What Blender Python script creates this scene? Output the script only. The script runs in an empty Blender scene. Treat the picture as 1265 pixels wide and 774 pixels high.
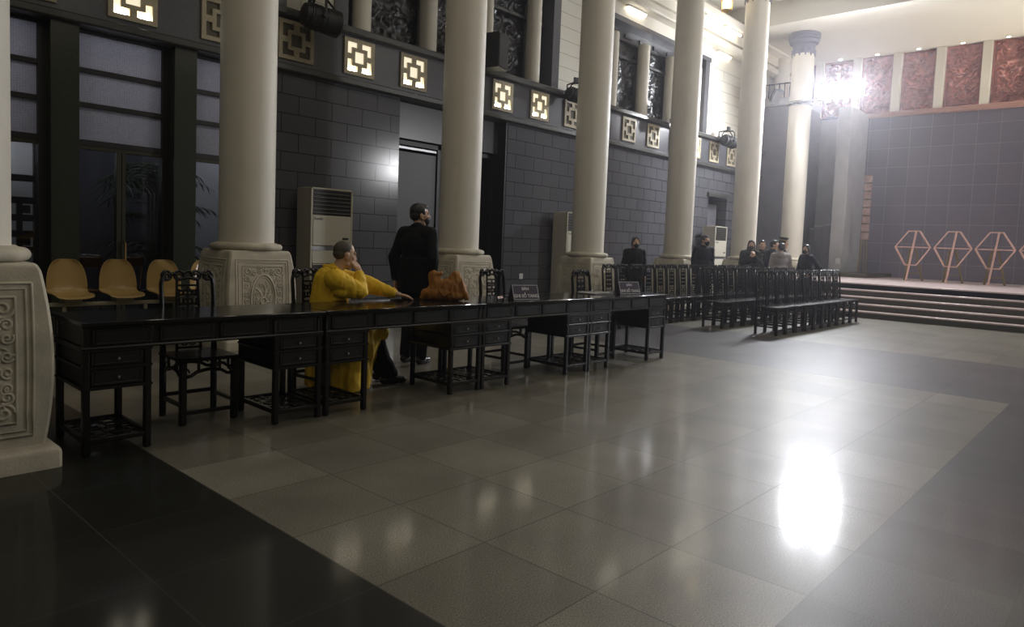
import bpy, bmesh, math, random
from mathutils import Vector, Matrix, Euler, noise
random.seed(7)
PI = math.pi
scene = bpy.context.scene
col = scene.collection
H = 1.4

# ------------------------------------------------------------------ materials
def nt_new(name):
    m = bpy.data.materials.new(name)
    m.use_nodes = True
    nt = m.node_tree
    b = nt.nodes['Principled BSDF']
    return m, nt, b

def mat(name, c, rough=.5, metal=0., bump=0., bscale=40., vary=0., vscale=6., spec=.5, coat=0., bdist=.01):
    m, nt, b = nt_new(name)
    b.inputs['Base Color'].default_value = (*c, 1)
    b.inputs['Roughness'].default_value = rough
    b.inputs['Metallic'].default_value = metal
    b.inputs['Specular IOR Level'].default_value = spec
    if coat:
        b.inputs['Coat Weight'].default_value = coat
        b.inputs['Coat Roughness'].default_value = .08
    tc = nt.nodes.new('ShaderNodeTexCoord')
    if vary:
        n = nt.nodes.new('ShaderNodeTexNoise'); n.inputs['Scale'].default_value = vscale
        n.inputs['Detail'].default_value = 6
        nt.links.new(tc.outputs['Object'], n.inputs['Vector'])
        r = nt.nodes.new('ShaderNodeValToRGB')
        r.color_ramp.elements[0].position = .3; r.color_ramp.elements[1].position = .7
        r.color_ramp.elements[0].color = (*[x*(1-vary) for x in c], 1)
        r.color_ramp.elements[1].color = (*[min(1, x*(1+vary)) for x in c], 1)
        nt.links.new(n.outputs['Fac'], r.inputs['Fac'])
        nt.links.new(r.outputs['Color'], b.inputs['Base Color'])
    if bump:
        n = nt.nodes.new('ShaderNodeTexNoise'); n.inputs['Scale'].default_value = bscale
        n.inputs['Detail'].default_value = 4
        nt.links.new(tc.outputs['Object'], n.inputs['Vector'])
        bp = nt.nodes.new('ShaderNodeBump'); bp.inputs['Strength'].default_value = bump
        bp.inputs['Distance'].default_value = bdist
        nt.links.new(n.outputs['Fac'], bp.inputs['Height'])
        nt.links.new(bp.outputs['Normal'], b.inputs['Normal'])
    return m

def emis(name, c, s):
    m, nt, b = nt_new(name)
    b.inputs['Base Color'].default_value = (*c, 1)
    b.inputs['Emission Color'].default_value = (*c, 1)
    b.inputs['Emission Strength'].default_value = s
    return m

def tilemat(name, c1, c2, cm, bw, bh, mortar, rough=.3, axes='xz', offset=.5, bump=.3, speck=.0, spec=.5, rvar=.1):
    """stone courses from the Brick Texture, laid out in object space on the given plane"""
    m, nt, b = nt_new(name)
    N, L = nt.nodes, nt.links
    tc = N.new('ShaderNodeTexCoord'); sp = N.new('ShaderNodeSeparateXYZ'); cb = N.new('ShaderNodeCombineXYZ')
    L.new(tc.outputs['Object'], sp.inputs[0])
    L.new(sp.outputs[axes[0].upper()], cb.inputs['X']); L.new(sp.outputs[axes[1].upper()], cb.inputs['Y'])
    br = N.new('ShaderNodeTexBrick')
    br.inputs['Scale'].default_value = 1
    br.inputs['Brick Width'].default_value = bw; br.inputs['Row Height'].default_value = bh
    br.inputs['Mortar Size'].default_value = mortar; br.offset = offset
    br.inputs['Mortar Smooth'].default_value = .1
    br.inputs['Color1'].default_value = (*c1, 1); br.inputs['Color2'].default_value = (*c2, 1)
    br.inputs['Mortar'].default_value = (*cm, 1)
    L.new(cb.outputs[0], br.inputs['Vector'])
    n = N.new('ShaderNodeTexNoise'); n.inputs['Scale'].default_value = 90; n.inputs['Detail'].default_value = 3
    L.new(tc.outputs['Object'], n.inputs['Vector'])
    mx = N.new('ShaderNodeMix'); mx.data_type = 'RGBA'; mx.blend_type = 'MULTIPLY'; mx.inputs['Factor'].default_value = speck
    L.new(br.outputs['Color'], mx.inputs['A'])
    rp = N.new('ShaderNodeValToRGB'); rp.color_ramp.elements[0].position = .35; rp.color_ramp.elements[1].position = .65
    rp.color_ramp.elements[0].color = (.3, .3, .3, 1); rp.color_ramp.elements[1].color = (1.6, 1.6, 1.6, 1)
    L.new(n.outputs['Fac'], rp.inputs['Fac']); L.new(rp.outputs['Color'], mx.inputs['B'])
    L.new(mx.outputs['Result'], b.inputs['Base Color'])
    n2 = N.new('ShaderNodeTexNoise'); n2.inputs['Scale'].default_value = 1.3; n2.inputs['Detail'].default_value = 4
    L.new(tc.outputs['Object'], n2.inputs['Vector'])
    mr = N.new('ShaderNodeMapRange'); mr.inputs['To Min'].default_value = rough-rvar; mr.inputs['To Max'].default_value = rough+rvar
    L.new(n2.outputs['Fac'], mr.inputs['Value']); L.new(mr.outputs['Result'], b.inputs['Roughness'])
    b.inputs['Specular IOR Level'].default_value = spec
    if bump:
        bp = N.new('ShaderNodeBump'); bp.inputs['Strength'].default_value = bump; bp.inputs['Distance'].default_value = .006
        bp.invert = True
        L.new(br.outputs['Fac'], bp.inputs['Height']); L.new(bp.outputs['Normal'], b.inputs['Normal'])
    return m

M = {}
M['stone'] = mat('carved_limestone', (.47, .43, .34), .75, vary=.22, vscale=5, bump=.25, bscale=60)
M['plaster'] = mat('cream_plaster', (.66, .62, .53), .55, vary=.04, vscale=2)
M['ceiling'] = mat('ceiling_plaster', (.62, .59, .52), .8)
M['lacquer'] = mat('black_lacquer', (.006, .0057, .0054), .27, spec=.42, vary=.3, vscale=20)
M['lacquer_seat'] = mat('worn_black_lacquer_seat', (.009, .0086, .0083), .26, spec=.35)
M['lacquer_panel'] = mat('black_lacquer_panel', (.010, .0096, .0093), .34, spec=.42)
M['lacquer_top'] = mat('black_lacquer_top', (.009, .0085, .008), .13, spec=.5, bump=.03, bscale=9)
M['darkmetal'] = mat('dark_metal', (.012, .012, .013), .4, metal=.2)
M['blackplastic'] = mat('black_plastic', (.012, .012, .013), .5)
M['chrome'] = mat('chrome', (.75, .75, .76), .12, metal=1)
M['steel'] = mat('grey_steel', (.35, .35, .36), .35, metal=.9)
M['brass'] = mat('brass', (.55, .36, .13), .3, metal=1)
M['granite_green'] = mat('dark_green_granite', (.034, .039, .027), .22, vary=.35, vscale=60, spec=.5)
M['granite_band'] = mat('grey_granite_band', (.090, .090, .100), .25, vary=.15, vscale=50)
M['granite_dark'] = mat('dark_moulding_granite', (.060, .060, .054), .3, vary=.2, vscale=50)
M['walltile'] = tilemat('grey_granite_courses', (.098, .098, .108), (.112, .112, .124), (.018, .018, .018), .6, .297, .007, rough=.15, speck=.15, bump=.6, rvar=.02, spec=.28)
M['whitetile'] = tilemat('white_wall_courses', (.62, .60, .51), (.64, .61, .53), (.30, .28, .22), 2.4, .30, .007, rough=.4, bump=.5)
M['backtile'] = tilemat('back_wall_granite', (.148, .132, .180), (.165, .147, .198), (.28, .26, .30), .62, .625, .006, rough=.42, axes='yz', offset=0, speck=.1, bump=.1)
M['wingstone'] = mat('grey_pier_stone', (.42, .42, .43), .45, vary=.08, vscale=3)
M['wingdark'] = mat('dark_side_wall_stone', (.165, .158, .18), .4, vary=.1, vscale=3)
M['grille'] = mat('gilded_stone_lattice', (.42, .36, .24), .6, vary=.15, vscale=20)
M['grille_back'] = mat('lattice_recess', (.10, .09, .06), .7)
M['glow_cream'] = emis('lit_cream_glass', (1., .91, .68), .62)
M['glow_white'] = emis('lit_lamp_white', (1., .95, .80), 26.)
M['cove'] = emis('cove_tube', (1., .93, .78), 9.)
M['flood'] = emis('floodlight_glass', (.92, .94, 1.), 850.)
M['spot'] = emis('downlight_glass', (1., .95, .85), 30.)
M['bulb'] = emis('lantern_bulb', (1., .85, .55), 9.)
M['woodcarve'] = mat('dark_carved_wood', (.016, .015, .016), .35, vary=.4, vscale=8)
M['redcarve'] = mat('copper_red_carving', (.30, .112, .09), .45, metal=.15, vary=.45, vscale=7)
M['redtrim'] = mat('terracotta_ledge', (.45, .24, .19), .5)
M['pinkwood'] = mat('pink_painted_wood', (.62, .38, .32), .55, vary=.15, vscale=10)
M['plaque'] = mat('faded_pink_plaque', (.36, .24, .22), .55, vary=.3, vscale=4)
M['bamboo'] = mat('bamboo', (.22, .17, .08), .55, vary=.2, vscale=20)
M['acwhite'] = mat('cream_enamel', (.52, .49, .40), .4)
M['acpanel'] = mat('cream_panel', (.58, .55, .46), .4)
M['acgrey'] = mat('grey_mesh', (.06, .06, .062), .6, bump=.5, bscale=200)
M['plasticseat'] = mat('tan_moulded_plastic', (.50, .34, .13), .2, spec=.5)
M['beam'] = mat('cream_steel_beam', (.42, .38, .27), .4)
M['orangeback'] = mat('orange_wood_back', (.32, .12, .02), .35)
M['leaf'] = mat('dark_green_leaf', (.08, .11, .065), .35, vary=.3, vscale=10)
M['trunk'] = mat('palm_trunk', (.07, .055, .035), .8)
M['skin'] = mat('skin', (.50, .31, .20), .5, vary=.06, vscale=12)
M['scalp'] = mat('shaved_scalp', (.075, .062, .045), .6, vary=.2, vscale=30)
M['hair'] = mat('black_hair', (.010, .009, .009), .4, bump=.4, bscale=90)
M['blackcloth'] = mat('black_cloth', (.0055, .0055, .006), .75, bump=.15, bscale=150, spec=.15)
M['navycloth'] = mat('dark_navy_cloth', (.016, .017, .024), .75, bump=.15, bscale=150, spec=.15)
M['greencloth'] = mat('dark_olive_cloth', (.022, .022, .017), .8, bump=.15, bscale=150, spec=.15)
M['greycloth'] = mat('pale_grey_fleece', (.34, .31, .31), .85, bump=.2, bscale=120)
M['robe'] = mat('saffron_robe', (.76, .48, .012), .7, vary=.10, vscale=6, bump=.15, bscale=120)
M['bagcloth'] = mat('burnt_orange_cloth', (.31, .125, .013), .7, vary=.15, vscale=9, bump=.2, bscale=120)
M['mask'] = mat('black_face_mask', (.008, .008, .009), .7)
M['shoe'] = mat('black_leather', (.01, .01, .01), .35)
M['gold'] = mat('gold_braid', (.6, .42, .1), .4, metal=.6)
M['whitepaint'] = mat('white_paint', (.75, .74, .70), .5)
M['signface'] = mat('navy_sign_face', (.045, .042, .075), .4)
M['signtext'] = mat('white_sign_lettering', (.62, .60, .64), .5)
M['signblack'] = mat('black_sign_card', (.01, .01, .011), .5)
M['paper'] = mat('paper', (.22, .21, .19), .7)
M['pink'] = mat('pink_plastic', (.55, .22, .20), .5)
M['orangeplastic'] = mat('orange_plastic', (.55, .20, .02), .4)
M['eye'] = mat('dark_eye', (.01, .008, .006), .1)
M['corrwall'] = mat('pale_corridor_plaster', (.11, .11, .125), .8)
M['frame'] = mat('bronze_window_frame', (.045, .040, .024), .4, metal=.3)
M['framedark'] = mat('black_window_frame', (.012, .012, .011), .4)
M['stagetop'] = mat('polished_pink_granite', (.55, .45, .44), .3, vary=.06, vscale=2)
M['riser'] = mat('dark_step_granite', (.060, .052, .036), .5, vary=.2, vscale=40)
M['hallwall'] = mat('far_hall_wall', (.13, .13, .12), .6)
M['capital'] = mat('blue_grey_capital', (.16, .16, .21), .5)
M['dooropen'] = mat('dark_door_leaf', (.042, .042, .045), .4)
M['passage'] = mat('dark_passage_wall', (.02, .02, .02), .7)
M['tagwhite'] = mat('white_switch_plate', (.7, .7, .68), .4)

# frosted glass with a fine dotted pattern
def frosted():
    m, nt, b = nt_new('frosted_glass')
    N, L = nt.nodes, nt.links
    b.inputs['Base Color'].default_value = (.40, .40, .42, 1)
    b.inputs['Roughness'].default_value = .25
    tr = N.new('ShaderNodeBsdfTranslucent'); pass
    tc = N.new('ShaderNodeTexCoord'); v = N.new('ShaderNodeTexVoronoi'); v.inputs['Scale'].default_value = 34; v.inputs['Randomness'].default_value = .15
    L.new(tc.outputs['Object'], v.inputs['Vector'])
    rp = N.new('ShaderNodeValToRGB'); rp.color_ramp.elements[0].position = .25; rp.color_ramp.elements[1].position = .6
    rp.color_ramp.elements[0].color = (.36, .36, .385, 1); rp.color_ramp.elements[1].color = (.74, .74, .79, 1)
    L.new(v.outputs['Distance'], rp.inputs['Fac']); L.new(rp.outputs['Color'], tr.inputs['Color'])
    bp = N.new('ShaderNodeBump'); bp.inputs['Strength'].default_value = .6; bp.inputs['Distance'].default_value = .01
    L.new(v.outputs['Distance'], bp.inputs['Height'])
    L.new(bp.outputs['Normal'], b.inputs['Normal'])
    mx = N.new('ShaderNodeMixShader'); mx.inputs[0].default_value = .6
    out = nt.nodes['Material Output']
    L.new(b.outputs[0], mx.inputs[1]); L.new(tr.outputs[0], mx.inputs[2]); L.new(mx.outputs[0], out.inputs['Surface'])
    return m
M['frosted'] = frosted()
def clearglass():
    m, nt, b = nt_new('clear_glass')
    N, L = nt.nodes, nt.links
    g = N.new('ShaderNodeBsdfGlossy'); g.inputs['Roughness'].default_value = .02
    t = N.new('ShaderNodeBsdfTransparent'); t.inputs['Color'].default_value = (.62, .64, .66, 1)
    f = N.new('ShaderNodeFresnel'); f.inputs['IOR'].default_value = 1.5
    mx = N.new('ShaderNodeMixShader')
    L.new(f.outputs[0], mx.inputs[0]); L.new(t.outputs[0], mx.inputs[1]); L.new(g.outputs[0], mx.inputs[2])
    L.new(mx.outputs[0], nt.nodes['Material Output'].inputs['Surface'])
    return m
M['glass'] = clearglass()

# ------------------------------------------------------------------ mesh builder
class MB:
    def __init__(s): s.bm = bmesh.new()
    def _tag(s, before, mi):
        if mi:
            for f in s.bm.faces[before:]: f.material_index = mi
    def box(s, x0, y0, z0, x1, y1, z1, mx=None):
        vs = [s.bm.verts.new((x, y, z)) for z in (z0, z1) for y in (y0, y1) for x in (x0, x1)]
        for q in ((0, 2, 3, 1), (4, 5, 7, 6), (0, 1, 5, 4), (2, 6, 7, 3), (0, 4, 6, 2), (1, 3, 7, 5)):
            s.bm.faces.new([vs[i] for i in q])
        if mx is not None:
            for v in vs: v.co = mx @ v.co
        return vs
    def bbox(s, x0, y0, z0, x1, y1, z1, r=.004, mx=None):
        """box with rounded edges"""
        t = bmesh.new()
        vs = [t.verts.new((x, y, z)) for z in (z0, z1) for y in (y0, y1) for x in (x0, x1)]
        for q in ((0, 2, 3, 1), (4, 5, 7, 6), (0, 1, 5, 4), (2, 6, 7, 3), (0, 4, 6, 2), (1, 3, 7, 5)):
            t.faces.new([vs[i] for i in q])
        r = min(r, .45*min(abs(x1-x0), abs(y1-y0), abs(z1-z0)))
        bmesh.ops.bevel(t, geom=t.edges[:], offset=r, segments=1, profile=.5, affect='EDGES')
        if mx is not None: bmesh.ops.transform(t, matrix=mx, verts=t.verts[:])
        s.merge(t)
    def merge(s, t):
        mp = {}
        for v in t.verts: mp[v] = s.bm.verts.new(v.co)
        for f in t.faces:
            try: s.bm.faces.new([mp[v] for v in f.verts])
            except ValueError: pass
        t.free()
    def tube(s, pts, r, seg=8, closed=False, caps=True):
        pts = [Vector(p) for p in pts]; n = len(pts)
        rs = r if isinstance(r, (list, tuple)) else [r]*n
        rings = []; up = None
        for i, p in enumerate(pts):
            if closed: t = pts[(i+1) % n]-pts[i-1]
            else: t = pts[min(i+1, n-1)]-pts[max(i-1, 0)]
            t.normalize()
            if up is None:
                up = Vector((0, 0, 1)) if abs(t.z) < .9 else Vector((1, 0, 0))
            a = t.cross(up)
            if a.length < 1e-5: a = t.cross(Vector((0, 1, 0)))
            a.normalize(); b = a.cross(t).normalized(); up = b
            rings.append([s.bm.verts.new(p+(a*math.cos(2*PI*k/seg)+b*math.sin(2*PI*k/seg))*rs[i]) for k in range(seg)])
        m = n if closed else n-1
        for i in range(m):
            A, B = rings[i], rings[(i+1) % n]
            for k in range(seg):
                try: s.bm.faces.new((A[k], A[(k+1) % seg], B[(k+1) % seg], B[k]))
                except ValueError: pass
        if caps and not closed:
            s.bm.faces.new(rings[0][::-1]); s.bm.faces.new(rings[-1])
    def lathe(s, prof, seg=24, c=(0, 0, 0), mx=None):
        """prof: list of (radius, z)"""
        new = []; rings = []
        for r, z in prof:
            if r < 1e-5: rg = [s.bm.verts.new((c[0], c[1], c[2]+z))]
            else: rg = [s.bm.verts.new((c[0]+r*math.cos(2*PI*k/seg), c[1]+r*math.sin(2*PI*k/seg), c[2]+z)) for k in range(seg)]
            rings.append(rg); new += rg
        for A, B in zip(rings, rings[1:]):
            for k in range(seg):
                k2 = (k+1) % seg
                if len(A) == 1 and len(B) == 1: continue
                if len(A) == 1: s.bm.faces.new((A[0], B[k2], B[k]))
                elif len(B) == 1: s.bm.faces.new((A[k], A[k2], B[0]))
                else: s.bm.faces.new((A[k], A[k2], B[k2], B[k]))
        if len(rings[0]) > 1: s.bm.faces.new(rings[0][::-1])
        if len(rings[-1]) > 1: s.bm.faces.new(rings[-1])
        if mx is not None:
            for v in new: v.co = mx @ v.co
    def prism(s, poly, z0, z1, mx=None):
        """polygon in xy extruded along z"""
        a = [s.bm.verts.new((x, y, z0)) for x, y in poly]; b = [s.bm.verts.new((x, y, z1)) for x, y in poly]
        n = len(poly)
        s.bm.faces.new(a[::-1]); s.bm.faces.new(b)
        for i in range(n): s.bm.faces.new((a[i], a[(i+1) % n], b[(i+1) % n], b[i]))
        if mx is not None:
            for v in a+b: v.co = mx @ v.co
    def loft(s, rings, closed=True, caps=True):
        R = [[s.bm.verts.new(p) for p in r] for r in rings]
        n = len(R[0])
        for A, B in zip(R, R[1:]):
            for k in range(n if closed else n-1):
                s.bm.faces.new((A[k], A[(k+1) % n], B[(k+1) % n], B[k]))
        if caps and closed:
            s.bm.faces.new(R[0][::-1]); s.bm.faces.new(R[-1])
    def bar(s, a, b, w, d=None):
        """square bar from a to b"""
        a, b = Vector(a), Vector(b); d = d or w
        t = (b-a); L = t.length; t.normalize()
        u = Vector((0, 0, 1)) if abs(t.z) < .95 else Vector((0, 1, 0))
        x = t.cross(u).normalized(); y = x.cross(t).normalized()
        m = Matrix(((x.x, y.x, t.x, a.x), (x.y, y.y, t.y, a.y), (x.z, y.z, t.z, a.z), (0, 0, 0, 1)))
        s.box(-w/2, -d/2, 0, w/2, d/2, L, m)
    def capsule(s, a, b, ra, rb, seg=14):
        a, b = Vector(a), Vector(b); t = b-a; L = t.length
        if L < 1e-5: t = Vector((0, 0, 1)); L = 1e-5
        t.normalize()
        u = Vector((0, 0, 1)) if abs(t.z) < .95 else Vector((0, 1, 0))
        x = t.cross(u).normalized(); y = x.cross(t).normalized()
        prof = []
        for k in range(5): an = -PI/2+PI/2*k/4; prof.append((ra*math.cos(an), ra*math.sin(an)))
        for k in range(5): an = PI/2*k/4; prof.append((rb*math.cos(an), L+rb*math.sin(an)))
        m = Matrix(((x.x, y.x, t.x, a.x), (x.y, y.y, t.y, a.y), (x.z, y.z, t.z, a.z), (0, 0, 0, 1)))
        s.lathe(prof, seg, mx=m)
    def ell(s, c, r, mx=None, seg=20):
        m = Matrix.Translation(Vector(c)) @ (mx if mx is not None else Matrix.Identity(4)) @ Matrix.Diagonal((*r, 1))
        s.lathe([(math.cos(-PI/2+PI*k/12), math.sin(-PI/2+PI*k/12)) for k in range(13)], seg, mx=m)
    def build(s, name, m, parent=None, loc=None, rz=0, sharp=38, wn=False):
        bm = s.bm
        bmesh.ops.recalc_face_normals(bm, faces=bm.faces[:])
        sa = math.radians(sharp)
        for f in bm.faces: f.smooth = True
        for e in bm.edges:
            if len(e.link_faces) != 2 or e.calc_face_angle(0) > sa: e.smooth = False
        me = bpy.data.meshes.new(name); bm.to_mesh(me); bm.free()
        for q in (m if isinstance(m, (list, tuple)) else [m]): me.materials.append(q)
        o = bpy.data.objects.new(name, me); col.objects.link(o)
        if parent is not None: o.parent = parent
        if loc is not None: o.location = loc
        if rz: o.rotation_euler.z = rz
        return o

def tag(o, label=None, cat=None, group=None, kind=None):
    if label: o['label'] = label
    if cat: o['category'] = cat
    if group: o['group'] = group
    if kind: o['kind'] = kind
    return o
def thing(name, label, cat, loc=(0, 0, 0), rz=0, group=None):
    o = bpy.data.objects.new(name, None); col.objects.link(o)
    o.empty_display_size = .1
    o.location = loc; o.rotation_euler = (0, 0, rz)
    return tag(o, label, cat, group)
def dup(root, loc, rz, label, group=None):
    r = root.copy(); col.objects.link(r); r.location = loc; r.rotation_euler = (0, 0, rz); r['label'] = label
    if group: r['group'] = group
    for ch in list(root.children):
        c = ch.copy(); col.objects.link(c); c.parent = r
        for g in list(ch.children):
            d = g.copy(); col.objects.link(d); d.parent = c
    return r
def structure(o): o['kind'] = 'structure'; return o

def finish(mb, name, m, parent, voxel=.01, smooth=6, fold=0., fscale=9., seed=0, up_only=False, fold_fn=None):
    """union the pieces of mb into one continuous skin (voxel remesh) and optionally wrinkle it"""
    me = bpy.data.meshes.new('tmp'); bmesh.ops.recalc_face_normals(mb.bm, faces=mb.bm.faces[:])
    mb.bm.to_mesh(me); mb.bm.free()
    o = bpy.data.objects.new('tmp', me); col.objects.link(o)
    r = o.modifiers.new('r', 'REMESH'); r.mode = 'VOXEL'; r.voxel_size = voxel; r.use_smooth_shade = True
    sm = o.modifiers.new('s', 'SMOOTH'); sm.factor = .5; sm.iterations = smooth
    bpy.context.view_layer.update()
    dg = bpy.context.evaluated_depsgraph_get()
    nm = bpy.data.meshes.new_from_object(o.evaluated_get(dg))
    bpy.data.objects.remove(o)
    if fold:
        nrm = [v.normal.copy() for v in nm.vertices]
        for v, n in zip(nm.vertices, nrm):
            p = v.co
            q = Vector((p.x*fscale*1.4, p.y*fscale*1.4, p.z*fscale*.45))+Vector((seed, seed*2, 0))
            d = (1-2.2*abs(noise.noise(q)))*.6+noise.noise(q*2.1)*.35
            v.co = p+n*fold*d
    for p in nm.polygons: p.use_smooth = True
    nm.materials.clear(); nm.materials.append(m)
    nm.name = name
    ob = bpy.data.objects.new(name, nm); col.objects.link(ob); ob.parent = parent
    return ob

# carved relief: a slab in the xz plane, front at -y, made of swirling leaves and scrolls
def relief_slab(w, h, nx, nz, depth, seed, border=.06, back=.03, swirls=14):
    rnd = random.Random(seed)
    C = [(rnd.uniform(0, w), rnd.uniform(0, h), rnd.uniform(.08, .20)*min(w, 1.1), rnd.choice((-1, 1))*rnd.randint(2, 4), rnd.uniform(0, 6)) for _ in range(swirls)]
    mb = MB(); bm = mb.bm
    V = []
    for j in range(nz+1):
        row = []
        for i in range(nx+1):
            x = w*i/nx; z = h*j/nz
            d = 0
            for cx_, cz_, r, k, ph in C:
                dx, dz = x-cx_, z-cz_; rr = math.hypot(dx, dz)/r
                if rr < 1.4:
                    d = max(d, (1.4-rr)/1.4*(.55+.45*math.sin(k*math.atan2(dz, dx)+7*rr+ph)))
            d = d*1.1+.30*noise.noise((x*9+seed, z*9, seed))
            e = min(x, w-x, z, h-z)
            if e < border*.3: d = .9
            elif e < border: d = .1
            row.append(bm.verts.new((x-w/2, -depth*max(-.3, min(1.1, d)), z)))
        V.append(row)
    for j in range(nz):
        for i in range(nx): bm.faces.new((V[j][i], V[j][i+1], V[j+1][i+1], V[j+1][i]))
    B = {}
    def bk(v):
        if v not in B: B[v] = bm.verts.new((v.co.x, back, v.co.z))
        return B[v]
    rim = [V[0][i] for i in range(nx+1)]+[V[j][nx] for j in range(1, nz+1)]+[V[nz][i] for i in range(nx-1, -1, -1)]+[V[j][0] for j in range(nz-1, 0, -1)]
    bs = [bk(v) for v in rim]
    for i in range(len(rim)):
        k = (i+1) % len(rim)
        bm.faces.new((rim[k], rim[i], bs[i], bs[k]))
    bm.faces.new(bs)
    return mb

def spiral(cx_, cz_, r, turns, a0, dirn=1, n=22):
    return [(cx_+r*(1-.8*i/n)*math.cos(a0+dirn*turns*2*PI*i/n), cz_+r*(1-.8*i/n)*math.sin(a0+dirn*turns*2*PI*i/n)) for i in range(n+1)]

ORD = ['nearest', 'second', 'third', 'fourth', 'fifth', 'sixth', 'seventh', 'eighth', 'ninth', 'tenth', 'eleventh', 'twelfth', 'thirteenth', 'fourteenth', 'fifteenth']
HALLW, EXPO, SIDE, CORR, HAZE, HAZEG, STAGEFILL = 29, 0.3, 780, 22, .0033, .80, 3000
# ------------------------------------------------------------------ camera
def make_camera():
    f, yaw, pitch, roll, px, py = 868.2, math.radians(41.6), math.radians(3.79), math.radians(2.36), 17., -30.
    fw = Vector((math.cos(pitch)*math.cos(yaw), math.cos(pitch)*math.sin(yaw), -math.sin(pitch)))
    rt = Vector((math.sin(yaw), -math.cos(yaw), 0)); up = rt.cross(fw)
    c, s = math.cos(roll), math.sin(roll)
    r2 = rt*c+up*s; u2 = up*c-rt*s
    cd = bpy.data.cameras.new('camera'); cd.sensor_width = 36; cd.sensor_fit = 'HORIZONTAL'
    cd.lens = f*36/1265; cd.shift_x = -px/1265; cd.shift_y = py/1265
    cd.clip_start = .05; cd.clip_end = 200
    o = bpy.data.objects.new('camera', cd); col.objects.link(o)
    m = Matrix(((r2.x, u2.x, -fw.x, 0), (r2.y, u2.y, -fw.y, 0), (r2.z, u2.z, -fw.z, H), (0, 0, 0, 1)))
    o.matrix_world = m
    scene.camera = o
make_camera()
YW = 10.3          # hall face of the left wall
YC = 8.4           # axis of the column row
XB = 25.5          # back wall
ZC = 8.7           # hall ceiling
ZS = .75           # stage

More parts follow.
